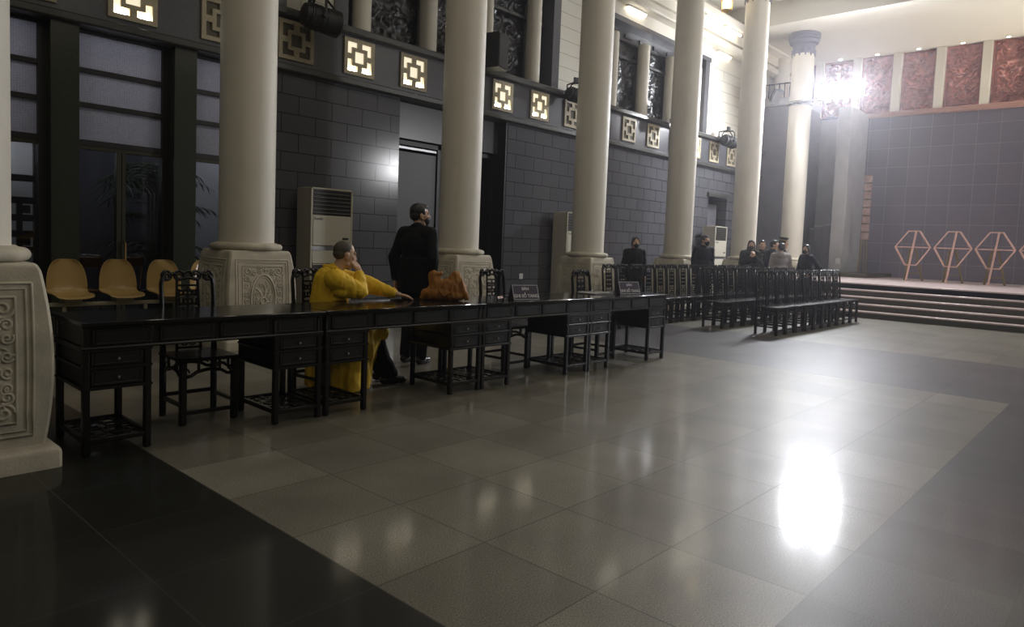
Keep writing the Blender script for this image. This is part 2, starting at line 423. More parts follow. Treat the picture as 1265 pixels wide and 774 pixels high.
# ------------------------------------------------------------------ floor
def floor_mat():
    m, nt, b = nt_new('granite_floor')
    N, L = nt.nodes, nt.links
    tc = N.new('ShaderNodeTexCoord'); sp = N.new('ShaderNodeSeparateXYZ')
    L.new(tc.outputs['Object'], sp.inputs[0])
    def math_(op, a, bb=None, c=None):
        n = N.new('ShaderNodeMath'); n.operation = op
        for i, v in enumerate((a, bb, c)):
            if v is None: continue
            if isinstance(v, (int, float)): n.inputs[i].default_value = v
            else: L.new(v, n.inputs[i])
        return n.outputs[0]
    X, Y = sp.outputs['X'], sp.outputs['Y']
    PX, PY, X0, Y0 = .6095, .635, 1.68, .955
    u = math_('DIVIDE', math_('SUBTRACT', X, X0), PX); v = math_('DIVIDE', math_('SUBTRACT', Y, Y0), PY)
    fu, fv = math_('FRACT', u), math_('FRACT', v)
    du = math_('MULTIPLY', math_('MINIMUM', fu, math_('SUBTRACT', 1., fu)), PX)
    dv = math_('MULTIPLY', math_('MINIMUM', fv, math_('SUBTRACT', 1., fv)), PY)
    joint = math_('LESS_THAN', math_('MINIMUM', du, dv), .0035)
    cell = N.new('ShaderNodeCombineXYZ')
    L.new(math_('FLOOR', u), cell.inputs[0]); L.new(math_('FLOOR', v), cell.inputs[1])
    wn = N.new('ShaderNodeTexWhiteNoise'); wn.noise_dimensions = '2D'; L.new(cell.outputs[0], wn.inputs['Vector'])
    # which stone: black entrance strip, dark border by the hall axis, dark cross strip, pale granite elsewhere
    black = math_('LESS_THAN', X, X0)
    border = math_('LESS_THAN', Y, Y0)
    cross = math_('MULTIPLY', math_('GREATER_THAN', X, X0+PX*11), math_('LESS_THAN', X, X0+PX*16))
    darker = math_('MAXIMUM', border, cross)
    def mixc(fac, A, B, bl='MIX'):
        n = N.new('ShaderNodeMix'); n.data_type = 'RGBA'; n.blend_type = bl
        if isinstance(fac, (int, float)): n.inputs['Factor'].default_value = fac
        else: L.new(fac, n.inputs['Factor'])
        for k, vv in (('A', A), ('B', B)):
            if isinstance(vv, tuple): n.inputs[k].default_value = (*vv, 1)
            else: L.new(vv, n.inputs[k])
        return n.outputs['Result']
    c = mixc(darker, FLOOR_PALE, FLOOR_DARK); c = mixc(black, c, FLOOR_BLACK)
    tv = N.new('ShaderNodeMapRange'); tv.inputs['To Min'].default_value = .80; tv.inputs['To Max'].default_value = 1.16
    L.new(wn.outputs['Value'], tv.inputs['Value'])
    g = N.new('ShaderNodeCombineColor')
    for k in range(3): L.new(tv.outputs['Result'], g.inputs[k])
    c = mixc(1., c, g.outputs[0], 'MULTIPLY')
    n1 = N.new('ShaderNodeTexNoise'); n1.inputs['Scale'].default_value = 150; n1.inputs['Detail'].default_value = 4; n1.inputs['Roughness'].default_value = .75
    L.new(tc.outputs['Object'], n1.inputs['Vector'])
    r1 = N.new('ShaderNodeValToRGB'); r1.color_ramp.elements[0].position = .36; r1.color_ramp.elements[1].position = .66
    r1.color_ramp.elements[0].color = (.25, .25, .25, 1); r1.color_ramp.elements[1].color = (1.75, 1.75, 1.75, 1)
    L.new(n1.outputs['Fac'], r1.inputs['Fac']); c = mixc(.9, c, r1.outputs['Color'], 'MULTIPLY')
    n2 = N.new('ShaderNodeTexNoise'); n2.inputs['Scale'].default_value = 1.7; n2.inputs['Detail'].default_value = 5
    L.new(tc.outputs['Object'], n2.inputs['Vector'])
    r2 = N.new('ShaderNodeValToRGB'); r2.color_ramp.elements[0].position = .3; r2.color_ramp.elements[1].position = .7
    r2.color_ramp.elements[0].color = (.78, .78, .78, 1); r2.color_ramp.elements[1].color = (1.15, 1.15, 1.15, 1)
    L.new(n2.outputs['Fac'], r2.inputs['Fac']); c = mixc(1., c, r2.outputs['Color'], 'MULTIPLY')
    jc = mixc(math_('MAXIMUM', black, border), (.025, .023, .019), (.040, .039, .035))
    c = mixc(math_('MULTIPLY', joint, .75), c, jc)
    L.new(c, b.inputs['Base Color'])
    mr = N.new('ShaderNodeMapRange'); mr.inputs['From Min'].default_value = .3; mr.inputs['From Max'].default_value = .7
    mr.inputs['To Min'].default_value = FLOOR_ROUGH[0]; mr.inputs['To Max'].default_value = FLOOR_ROUGH[1]
    L.new(n2.outputs['Fac'], mr.inputs['Value'])
    b.inputs['Roughness'].default_value = .45
    b.inputs['Coat Weight'].default_value = .40
    L.new(mr.outputs['Result'], b.inputs['Coat Roughness'])
    b.inputs['Specular IOR Level'].default_value = .34
    bp = N.new('ShaderNodeBump'); bp.inputs['Strength'].default_value = .25; bp.inputs['Distance'].default_value = .003
    bp.invert = True
    L.new(joint, bp.inputs['Height']); L.new(bp.outputs['Normal'], b.inputs['Normal'])
    return m
FLOOR_PALE, FLOOR_DARK, FLOOR_BLACK, FLOOR_ROUGH = (.178, .166, .132), (.066, .063, .070), (.010, .011, .008), (.095, .12)
mb = MB(); mb.box(-6.4, -10.8, -.2, 26, 14.6, 0)
structure(mb.build('floor', floor_mat()))

# ------------------------------------------------------------------ left wall
ZB = 3.92     # underside of the frieze
mb = MB()
# granite courses between the openings (wall is .5 m thick)
mb.box(5.52, YW, 0, 8.0, YW+.5, ZB)
mb.box(10.84, YW, 0, 19.85, YW+.5, ZB)
mb.box(19.85, YW, 3.15, 21.1, YW+.5, ZB)
mb.box(21.1, YW, 0, XB, YW+.5, ZB)
wl = structure(mb.build('wall_left', M['walltile']))
mb = MB()
mb.box(8.0, YW+.24, 3.24, 10.84, YW+.5, ZB)
mb.build('lintel_panel', M['granite_band'], wl)
mb = MB()
for a, b_ in ((-.3, .02), (1.15, 1.46), (2.62, 2.93), (4.09, 4.39), (5.46, 5.52)): mb.box(a, YW-.02, 0, b_, YW+.5, ZB)
mb.build('pier', M['granite_green'], wl)
mb = MB()
mb.box(-6, YW-.05, ZB+.08, XB, YW+.5, 4.72)
mb.build('frieze_band', M['granite_band'], wl)
mb = MB()
mb.bbox(-6, YW-.17, 4.72, XB, YW+.5, 4.84, .02)
mb.bbox(-6, YW-.12, ZB-.02, XB, YW+.5, ZB+.09, .02)
mb.build('ledge_moulding', M['granite_dark'], wl)
# upper storey: white courses with two recessed window bays
BAYS = ((6.85, 12.14), (14.4, 19.18)); ZT = 6.98
mb = MB()
mb.box(5.73, YW, 4.84, 6.59, YW+.5, ZT)
mb.box(12.14+.24, YW, 4.84, 14.4, YW+.5, ZT)
mb.box(19.18+.1, YW, 4.84, XB, YW+.5, ZT)
mb.box(-6, YW, 4.84, .1, YW+.5, ZT)
mb.build('white_courses', M['whitetile'], wl)
mb = MB()
mb.box(-6, YW, ZT, XB, YW+.5, ZC)
mb.build('upper_plaster', M['plaster'], wl)

def carved_bay(n, x0, x1, cols, lab):
    mb = MB()
    mb.box(x0-.26, YW-.03, 4.84, x0, YW+.5, ZT); mb.box(x1, YW-.03, 4.84, x1+.24, YW+.5, ZT)
    mb.box(x0-.26, YW-.07, ZT-.02, x1+.24, YW+.5, ZT+.10)
    mb.box(x0, YW+.44, 4.84, x1, YW+.5, ZT)
    fr = structure(mb.build('window_%d' % n, M['granite_band']))
    mb = MB(); mb.box(x0, YW+.30, ZT-.30, x1, YW+.44, ZT)
    for k in range(int((x1-x0)/.7)): mb.box(x0+.25+k*.7, YW+.26, ZT-.22, x0+.55+k*.7, YW+.31, ZT-.12)
    mb.build('lintel_rail', M['woodcarve'], fr)
    xs = [x0]+list(cols)+[x1]
    for a, b_ in zip(xs, xs[1:]):
        w = b_-a-.08
        if w < .25: continue
        p = relief_slab(w, ZT-.34-4.86, int(w*26), 52, .10, int(a*31), border=.09, swirls=44).build('carved_panel', M['woodcarve'], fr, loc=((a+b_)/2, YW+.36, 4.86), sharp=80)
        mb = MB(); mb.bbox(-w/2, -.13, 1.35, w/2, -.02, 1.43, .01); mb.build('transom', M['woodcarve'], p)
    for x in cols:
        mb = MB(); mb.lathe([(.17, 4.84), (.165, 4.9), (.165, 6.66), (.16, 6.7)], 24, (x, YW+.13, 0))
        mb.build('colonnette', M['plaster'], fr)
    return fr
carved_bay(4, BAYS[0][0], BAYS[0][1], (7.22, 8.70, 10.18, 11.66), '')
carved_bay(5, BAYS[1][0], BAYS[1][1], (14.62, 16.05, 17.46, 18.9), '')
carved_bay(6, .35, 5.5, (.6, 2.0, 3.5, 5.2), '')

# cornices with cove lamps behind their lips
mb = MB()
for (y, z0, z1) in ((.34, 7.42, 7.62), (.22, 7.62, 7.70), (.62, 7.98, 8.20), (.50, 8.20, 8.30)):
    mb.bbox(-6, YW-y, z0, XB, YW+.1, z1, .03)
mb.box(-6, YW-.30, 7.70, XB, YW+.1, 7.98)
structure(mb.build('trim_1', M['plaster']))
for i, (x, y, z, w) in enumerate(((15.35, YW-.06, 7.36, .8), (19.0, YW-.06, 7.36, .8), (20.25, YW-.06, 7.36, .8), (18.7, YW-.44, 7.93, 1.0), (19.95, YW-.44, 7.93, 1.0))):
    t = thing('cove_light', ['strip lamp glowing under the lower cornice above the carved window bay', 'strip lamp under the lower cornice just right of the fifth column',
        'strip lamp under the lower cornice nearest the back of the hall', 'strip lamp under the upper cornice just right of the fifth column', 'strip lamp under the upper cornice nearest the hanging lantern'][i],
        'light', (x, y, z), 0, 'cornice strip lamps')
    mb = MB(); mb.bbox(-w/2-.04, -.05, .02, w/2+.04, .05, .06, .01); mb.build('housing', M['plaster'], t)
    mb = MB(); mb.tube([(-w/2, 0, 0), (w/2, 0, 0)], .03, 10); mb.build('tube', M['cove'], t)

# doorway recess behind the third column: passage, leaf and lit head
mb = MB()
mb.box(8.0, YW+.5, 0, 8.04, YW+3.2, 3.24); mb.box(10.8, YW+.5, 0, 10.84, YW+3.2, 3.24)
mb.box(8.0, YW+3.2, 0, 10.84, YW+3.3, 3.24); mb.box(8.0, YW+.5, 3.24, 10.84, YW+3.3, 3.34)
d1 = structure(mb.build('door_1', M['passage']))
mb = MB()
mb.box(8.04, YW+.34, 0, 8.09, YW+.44, 3.22); mb.box(9.22, YW+.34, 0, 9.30, YW+.44, 3.22)
mb.box(8.04, YW+.34, 3.14, 10.8, YW+.44, 3.22); mb.box(10.70, YW+.34, 0, 10.8, YW+.44, 3.22); mb.box(10.79, YW+.01, 0, 10.838, YW+.5, ZB-.03)  # last box: black slab standing in for shade on the right return
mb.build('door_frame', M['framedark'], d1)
mb = MB(); mb.bbox(8.09, YW+.37, .01, 9.20, YW+.42, 3.02, .004); dl = mb.build('door_leaf', M['dooropen'], d1)
mb = MB(); mb.box(8.09, YW+.36, 3.07, 9.20, YW+.41, 3.11); mb.build('head_rail', M['steel'], d1)
mb = MB(); mb.tube([(9.10, YW+.36, .95), (9.10, YW+.31, .98), (9.10, YW+.31, 1.27), (9.10, YW+.36, 1.3)], .012); mb.build('pull_handle', M['steel'], dl)
# far doorway near the end of the wall
mb = MB()
mb.box(19.85, YW+.5, 0, 19.9, YW+2.5, 3.15); mb.box(21.05, YW+.5, 0, 21.1, YW+2.5, 3.15)
mb.box(19.85, YW+2.5, 0, 21.1, YW+2.6, 3.15); mb.box(19.85, YW+.5, 3.15, 21.1, YW+2.6, 3.2)
d2 = structure(mb.build('door_2', M['passage']))
mb = MB(); mb.bbox(19.93, YW+.3, .01, 21.02, YW+.36, 2.85, .005); mb.build('door_leaf', M['wingdark'], d2)
mb = MB(); mb.box(19.75, YW-.06, 3.05, 21.2, YW+.02, 3.16); mb.build('door_hood', M['granite_dark'], d2)

# windows between the green piers
def window(n, x0, x1, kind):
    y = YW+.22
    mb = MB()
    zs = [2.47, 2.95, 3.39, 3.86]
    mb.box(x0, y-.04, 2.43, x1, y+.06, 2.50); mb.box(x0, y-.04, ZB-.06, x1, y+.06, ZB)
    for z in zs[1:3]: mb.box(x0, y-.04, z-.03, x1, y+.06, z+.03)
    mb.box(x0, y-.06, 0, x0+.05, y+.08, ZB); mb.box(x1-.09, y-.06, 0, x1, y+.08, ZB)
    w = structure(mb.build('window_%d' % n, M['framedark']))
    for a, b_ in zip(zs, zs[1:]):
        mb = MB(); mb.box(x0+.05, y, a, x1-.09, y+.012, b_); mb.build('frosted_pane', M['frosted'], w)
    mb = MB()
    mb.box(x0+.05, y-.03, 2.38, x1-.09, y+.05, 2.43); mb.box(x0+.05, y-.03, 0, x1-.09, y+.05, .10)
    xm = (x0+x1-.04)/2 if kind != 1 else None
    if xm: mb.box(xm-.06, y-.035, .1, xm-.005, y+.055, 2.38); mb.box(xm+.005, y-.035, .1, xm+.05, y+.055, 2.38)
    mb.build('door_frame', M['frame'], w)
    mb = MB(); mb.box(x0+.05, y+.005, .1, x1-.09, y+.015, 2.38); mb.build('door_pane', M['glass'], w)
    if xm:
        mb = MB(); mb.tube([(xm+.03, y-.04, .9), (xm+.03, y-.09, .93), (xm+.03, y-.09, 1.17), (xm+.03, y-.04, 1.2)], .012); mb.build('door_handle', M['brass'], w)
window(1, 1.46, 2.62, 0); window(2, 2.93, 4.09, 0); window(3, 4.39, 5.46, 1)
window(7, .02, 1.15, 0)

# corridor behind the glass
mb = MB()
mb.box(-6, 14.2, 0, 8.0, 14.4, 4.4); mb.box(7.9, YW+.5, 0, 8.0, 14.2, 4.4); mb.box(-6.2, YW+.5, 0, -6, 14.4, 4.4)
wc = structure(mb.build('wall_corridor', M['corrwall']))
mb = MB(); mb.box(.8, 13.3, 0, 3.35, 13.38, 3.4); mb.build('pale_panel', M['whitepaint'], wc)
mb = MB(); mb.box(5.6, 14.1, 0, 7.8, 14.2, 3.4); mb.build('pale_panel', M['whitepaint'], wc)
mb = MB(); mb.box(-6.2, YW+.5, 4.4, 8.0, 14.4, 4.5); structure(mb.build('ceiling_corridor', M['corrwall']))

# ------------------------------------------------------------------ the rest of the shell
mb = MB()
mb.box(-6.2, -10.6, 0, XB, -10.3, ZC); structure(mb.build('wall_right', M['hallwall']))
mb = MB(); mb.box(-6.4, -10.6, 0, -6, YW+.5, ZC); structure(mb.build('wall_front', M['hallwall']))
mb = MB()
mb.box(-6.2, -10.6, ZC, 20.42, YW+.5, ZC+.2)
ce = structure(mb.build('ceiling', M['ceiling']))
ZST = 8.05
mb = MB(); mb.box(20.4, -10.6, ZST, XB+.2, YW-.62, ZC+.2); mb.box(20.4, YW-.62, 8.3, XB+.2, YW+.5, ZC+.2)
structure(mb.build('ceiling_stage', M['ceiling']))
# back wall and what is built on it
ZL = 6.16
mb = MB(); mb.box(XB, -10.6, 0, XB+.3, YW+.5, ZC+.2); wb = structure(mb.build('wall_back', M['backtile']))
mb = MB(); mb.bbox(XB-.22, -10.3, ZL-.14, XB, 7.5, ZL-.02, .02); mb.bbox(XB-.26, -10.3, ZL-.04, XB, 7.5, ZL, .015)
structure(mb.build('trim_2', M['redtrim']))
PIL = [6.68+1.243*k for k in range(-8, 3)]
mb = MB()
for y in PIL: mb.bbox(XB-.24, y-.13, ZL, XB, y+.13, ZST, .01)
structure(mb.build('trim_3', M['plaster']))
names = {}
for k, y in enumerate(PIL[:-1]):
    yc = y+.6215
    if yc < 1.5: continue
    vis = {4: 'copper-red carved dragon panel at the right edge, topmost row over the stage', 5: 'copper-red carved panel second from the right edge above the stage', 6: 'copper-red carved panel third from the right edge above the stage',
           7: 'carved panel fourth from the right edge, paled by floodlight glare', 8: 'carved panel behind the right-hand floodlight', 9: 'carved panel between column capital and left floodlight'}
    if yc > 9: continue
    o = relief_slab(.95, ZST-ZL-.02, 44, 80, .10, 50+k, border=.07, swirls=40).build('red_carving', M['redcarve'], loc=(XB-.06, yc, ZL), rz=-PI/2, sharp=80)
    if 8 < yc: o.data.materials[0] = M['redcarve']
    tag(o, {9: vis[9], 8: vis[8], 7: vis[7], 6: vis[6], 5: vis[5], 4: vis[4]}.get(k, 'copper-red carved panel beyond the right edge of the stage'), 'carved panel', 'red carved panels above the stage')
# pier and side wall at the left of the stage
mb = MB()
mb.bbox(23.75, 7.5, 0, XB, 7.92, ZL, .01)
pr = structure(mb.build('wall_pier', M['wingstone']))
mb = MB(); mb.box(23.4, 9.05, 0, XB, YW, 6.45); sw = structure(mb.build('wall_side', M['wingdark']))
mb = MB(); mb.bbox(23.3, 9.03, 6.32, XB, YW, 6.57, .02); mb.build('coping', M['wingstone'], sw)
mb = MB(); mb.lathe([(.30, 6.57), (.27, 6.65), (.26, 6.8), (.26, 8.0), (.3, 8.05)], 24, (23.95, 9.95, 0)); mb.build('gallery_column', M['plaster'], sw)
mb = MB()
for k in range(5): mb.tube([(23.6, 9.5-.0+k*.18, 6.55), (23.6, 9.5+k*.18, 7.1)], .018, 6)
mb.tube([(23.6, 9.0, 7.1), (23.6, YW, 7.1)], .02, 6); mb.build('gallery_rail', M['darkmetal'], sw)
# back wall of the wing is a plainer, paler stone
mb = MB(); mb.box(XB-.02, 7.92, 0, XB, 9.05, ZL-.05); mb.build('wing_facing', M['wingstone'], wb)

# stage with five steps
mb = MB()
for k in range(5): mb.box(17.1+.3*k, -10.3, .15*k, 19.0, 6.0, .15*(k+1)-.035)
mb.box(18.3, -10.3, 0, XB, 7.5, ZS-.035)
st = structure(mb.build('stage', M['riser']))
mb = MB()
for k in range(4): mb.bbox(17.08+.3*k, -10.3, .15*(k+1)-.035, 17.1+.3*(k+1)+.02, 6.02, .15*(k+1), .006)
mb.bbox(18.28, -10.3, ZS-.035, XB, 7.5, ZS, .006)
mb.build('tread', M['stagetop'], st)
mb = MB(); mb.bbox(22.8, 6.45, ZS, XB, 7.5, ZS+.12, .01); mb.build('plinth', M['riser'], st)
# ------------------------------------------------------------------ columns
def hw(z):
    """half width of the pedestal: rounded foot, bulging body, rounded shoulder"""
    if z <= .085: return .47
    if z <= .135:
        k = (z-.085)/.05; return .47-.062*(1-math.sqrt(max(0, 1-k*k)))
    k = (z-.136)/(1.17-.136)
    w = .404-.022*k+.047*math.sin(PI*min(1, max(0, k)))**.85
    if z > 1.11:
        q = (z-1.11)/.06; w -= .022*(1-math.sqrt(max(0, 1-q*q)))
    return w
def pedestal_mesh():
    mb = MB()
    zs = [0, .085, .10, .112, .122, .130, .1345, .1365, .16]+[.20+.05*k for k in range(18)]+[1.08, 1.11, 1.125, 1.14, 1.152, 1.162, 1.168, 1.17]
    rings = []
    for z in zs:
        w = hw(z); c = .018
        rings.append([(-w+c, -w, z), (w-c, -w, z), (w, -w+c, z), (w, w-c, z), (w-c, w, z), (-w+c, w, z), (-w, w-c, z), (-w, -w+c, z)])
    mb.loft(rings)
    return mb
def face_relief(big=False):
    """raised carving on one face of the pedestal: double border, oval medallion, cloud scrolls, lotus"""
    mb = MB()
    def put(pts, r, closed=False):
        mb.tube([(s, -hw(z)-.001, z) for s, z in pts], r, 6, closed)
    def rect(x, z0, z1, r):
        n = 8; pts = []
        for i in range(n): pts.append((-x, z0+(z1-z0)*i/n))
        pts += [(-x, z1), (x, z1)]
        for i in range(n): pts.append((x, z1-(z1-z0)*i/n))
        pts += [(x, z0)]
        put(pts, r, True)
    rect(.335, .20, 1.06, .009); rect(.305, .23, 1.03, .007); rect(.255, .28, .985, .009)
    def ov(rx, rz, r):
        put([(rx*math.cos(2*PI*k/36), .60+rz*math.sin(2*PI*k/36)) for k in range(36)], r, True)
    ov(.155, .285, .013); ov(.128, .25, .006)
    # scrolls in the four corners and down both sides
    for sx in (-1, 1):
        for z, d in ((.345, 1), (.92, -1)):
            for rr, dx, dz, a in ((.055, .195, 0, 0), (.035, .115, .012*d, 2), (.038, .21, .085*d, 4)):
                put([(sx*(dx+(p-dx)), q) for p, q in spiral(dx, z+dz, rr, 1.5, a, d)], .010)
        for z in (.48, .57, .66, .76):
            put([(sx*p, q) for p, q in spiral(.212, z, .034, 1.4, z*9, 1 if int(z*100) % 2 else -1)], .009)
        put([(sx*(.165+.02*math.sin(k*.7)), .40+.42*k/18) for k in range(19)], .008)
    # pomegranate knot over the oval, lotus and leaves inside it
    for a in range(6):
        an = a*PI/3; put(spiral(.045*math.cos(an), .925+.045*math.sin(an), .026, 1.2, an), .008)
    put([(.03*math.cos(2*PI*k/14), .925+.03*math.sin(2*PI*k/14)) for k in range(14)], .01, True)
    put([(.038*math.cos(2*PI*k/16), .57+.038*math.sin(2*PI*k/16)) for k in range(16)], .012, True)
    for a in range(7):
        an = a*2*PI/7+.4
        p0 = (.05*math.cos(an), .58+.06*math.sin(an)); p1 = (.098*math.cos(an+.25), .60+.17*math.sin(an+.25))
        mid = ((p0[0]+p1[0])/2+.02*math.sin(an), (p0[1]+p1[1])/2)
        put([p0, mid, p1], .011)
        put(spiral(.085*math.cos(an-.3), .60+.175*math.sin(an-.3), .026, 1.3, an), .008)
    put([(-.10, .55), (-.05, .52), (0, .505), (.05, .52), (.10, .55)], .01)
    # leaves filling between
    rnd = random.Random(3)
    for k in range(46):
        x = rnd.uniform(.0, .235)*rnd.choice((-1, 1)); z = rnd.uniform(.31, .96)
        if (x/.165)**2+((z-.6)/.3)**2 < 1.05 and (x/.12)**2+((z-.6)/.24)**2 > .8: continue
        an = rnd.uniform(0, 6.28); l = .022
        put([(x-l*math.cos(an), z-l*math.sin(an)), (x, z+.006), (x+l*math.cos(an), z+l*math.sin(an))], [.004, .010, .003])
    return mb
COLX = [.76]+[YC*k for k in (.5015, .926, 1.339, 1.762, 2.184, 2.589)]
LAB = ['big cream column on a carved bulging pedestal at the far left edge, nearest of all',
       'cream column on carved pedestal between tan plastic seats and the big air conditioner',
       'cream column before the dark doorway, close beside the standing man in black',
       'cream column whose carved pedestal stands at the left end of the chair rows',
       'cream column with its pedestal top showing between two masked people far back, fifth from left',
       'cream column just right of the far air conditioner',
       'cream column with a blue-grey flared capital, left of the blazing floodlights']
ped = relief = None
for i, x in enumerate(COLX):
    y = 5.08 if i == 0 else YC
    t = thing('column', LAB[i], 'column', (x, y, 0))
    if ped is None:
        ped = pedestal_mesh().build('pedestal', M['stone'], t, sharp=30)
        r0 = face_relief().build('carved_relief', M['stone'], ped, sharp=70)
        for k in (1, 2, 3):
            r = r0.copy(); col.objects.link(r); r.parent = ped; r.rotation_euler.z = k*PI/2
        firstped = ped
    else:
        p = firstped.copy(); col.objects.link(p); p.parent = t
        for ch in list(firstped.children):
            c = ch.copy(); col.objects.link(c); c.parent = p
    mb = MB()
    mb.lathe([(.36, 1.165)]+[(.378+.042*math.cos(a), 1.210+.040*math.sin(a)) for a in [-PI/2+PI*k/10 for k in range(11)]]+[(.36, 1.252), (.345, 1.262)], 48)
    mb.build('base_ring', M['stone'], t)
    top = ZST if x > 20.4 else ZC
    mb = MB(); r = .325
    mb.lathe([(r, 1.25), (r, 4), (r*.99, 6.5), (r*.97, top-.5), (r*.97, top-.1)], 48)
    mb.build('shaft', M['plaster'], t)
    mb = MB()
    mb.lathe([(r*.98, top-.62), (r*1.04, top-.60), (r*1.04, top-.53), (r*.98, top-.50), (r*1.02, top-.32), (r*1.25, top-.30), (r*1.35, top-.22), (r*1.30, top-.17), (r*1.42, top-.14), (r*1.42, top-.02), (r*1.35, top)], 40)
    cp = mb.build('capital', M['capital'], t)
    mb = MB()
    for k in range(12):
        a = 2*PI*k/12; m = Matrix.Rotation(a, 4, 'Z') @ Matrix.Translation((r*.99, 0, top-.5)) @ Matrix.Rotation(PI/2, 4, 'Y')
        mb.prism([(.0, -.06), (.18, -.012), (.20, 0), (.18, .012), (0, .06)], -.0, .025, m)
    mb.build('pendant_leaf', M['capital'], cp)

# ------------------------------------------------------------------ desks
def half_round(mb, z, x0, x1, y0, y1, r=.011):
    mb.tube([(x0, y0, z), (x1, y0, z), (x1, y1, z), (x0, y1, z)], r, 6, True)
def make_desk(L, label, loc, rz):
    D = .58; zt = .82
    t = thing('writing_desk', label, 'desk', loc, rz, 'row of black lacquered desks')
    mb = MB()
    mb.bbox(-.012, -.03, zt-.028, L+.012, D+.06, zt, .006)
    mb.build('tabletop', M['lacquer_top'], t)
    # frieze under the top with four drawers
    mb = MB()
    mb.box(0, .012, zt-.16, L, .03, zt-.028); mb.box(0, D-.03, zt-.16, L, D-.012, zt-.028)
    mb.box(.01, .012, zt-.16, .03, D-.012, zt-.028); mb.box(L-.03, .012, zt-.16, L-.01, D-.012, zt-.028)
    half_round(mb, zt-.162, .0, L, .004, D-.004)
    half_round(mb, zt-.032, .0, L, .004, D-.004, .008)
    mb.build('apron', M['lacquer'], t)
    n = 4
    for k in range(n):
        a = .03+(L-.06)*k/n+.02; b_ = .03+(L-.06)*(k+1)/n-.02
        mb = MB(); mb.bbox(a, .002, zt-.148, b_, .02, zt-.044, .004)
        mb.tube([(a+.02, .002, zt-.135), (b_-.02, .002, zt-.135), (b_-.02, .002, zt-.057), (a+.02, .002, zt-.057)], .004, 5, True)
        mb.build('drawer', M['lacquer_panel'], t)
    for px in (0, L-.385):
        W = .385
        for x in (px+.02, px+W-.02):
            for y in (.02, D-.02):
                mb = MB(); mb.bbox(x-.021, y-.021, 0, x+.021, y+.021, zt-.03, .008)
                mb.build('leg', M['lacquer'], t)
        mb = MB()
        mb.box(px+.028, .03, .41, px+W-.028, D-.03, .42)
        mb.box(px+.012, .03, .41, px+.03, D-.03, zt-.16); mb.box(px+W-.03, .03, .41, px+W-.012, D-.03, zt-.16)
        mb.box(px+.03, D-.03, .41, px+W-.03, D-.012, zt-.16)
        for z in (.412, .535, zt-.178): half_round(mb, z, px+.002, px+W-.002, .004, D-.004)
        cb = mb.build('cabinet', M['lacquer'], t)
        for z0, z1 in ((.425, .525), (.547, .632)):
            mb = MB(); mb.bbox(px+.045, .006, z0, px+W-.045, .028, z1, .004)
            mb.tube([(px+.065, .006, z0+.014), (px+W-.065, .006, z0+.014), (px+W-.065, .006, z1-.014), (px+.065, .006, z1-.014)], .004, 5, True)
            dr = mb.build('drawer', M['lacquer_panel'], t)
            mb = MB(); mb.lathe([(.004, 0), (.004, .012), (.009, .016), (.008, .022), (0, .024)], 10, mx=Matrix.Translation((px+W/2, .006, (z0+z1)/2)) @ Matrix.Rotation(PI/2, 4, 'X'))
            mb.build('knob', M['steel'], dr)
        # lower shelf: frame and cracked-ice lattice
        zs = .095
        mb = MB()
        for y in (.02, D-.02): mb.bbox(px+.02, y-.016, zs-.02, px+W-.02, y+.016, zs+.014, .006)
        for x in (px+.02, px+W-.02): mb.bbox(x-.016, .02, zs-.02, x+.016, D-.02, zs+.014, .006)
        sf = mb.build('shelf_frame', M['lacquer'], t)
        mb = MB(); rnd = random.Random(11)
        nx_, ny_ = 5, 7; P = {}
        for i in range(nx_+1):
            for j in range(ny_+1):
                e = i in (0, nx_) or j in (0, ny_)
                P[i, j] = (px+.03+(W-.06)*i/nx_+(0 if e else rnd.uniform(-.022, .022)), .03+(D-.06)*j/ny_+(0 if e else rnd.uniform(-.026, .026)), zs)
        for i in range(nx_+1):
            for j in range(ny_+1):
                if i < nx_ and (i+j) % 3: mb.bar(P[i, j], P[i+1, j], .013)
                if j < ny_ and (i*2+j) % 4: mb.bar(P[i, j], P[i, j+1], .013)
                if i < nx_ and j < ny_ and (i+2*j) % 3 == 0: mb.bar(P[i, j], P[i+1, j+1], .012)
        mb.build('shelf_lattice', M['lacquer'], sf)
    return t
DX = [(1.355, 1.60), (2.985, 1.65), (4.645, 1.63), (6.285, 1.57)]
DL = ['black lacquered desk nearest the camera, beside the big carved pedestal', 'black lacquered desk at which the monk in yellow sits',
      'black lacquered desk carrying the orange scrap and the nearer name sign', 'farthest black lacquered desk, carrying the farther name sign']
for (x, L), lb in zip(DX, DL):
    make_desk(L, lb, (x, 4.70-(x-1.355)*.019, 0), -.019)

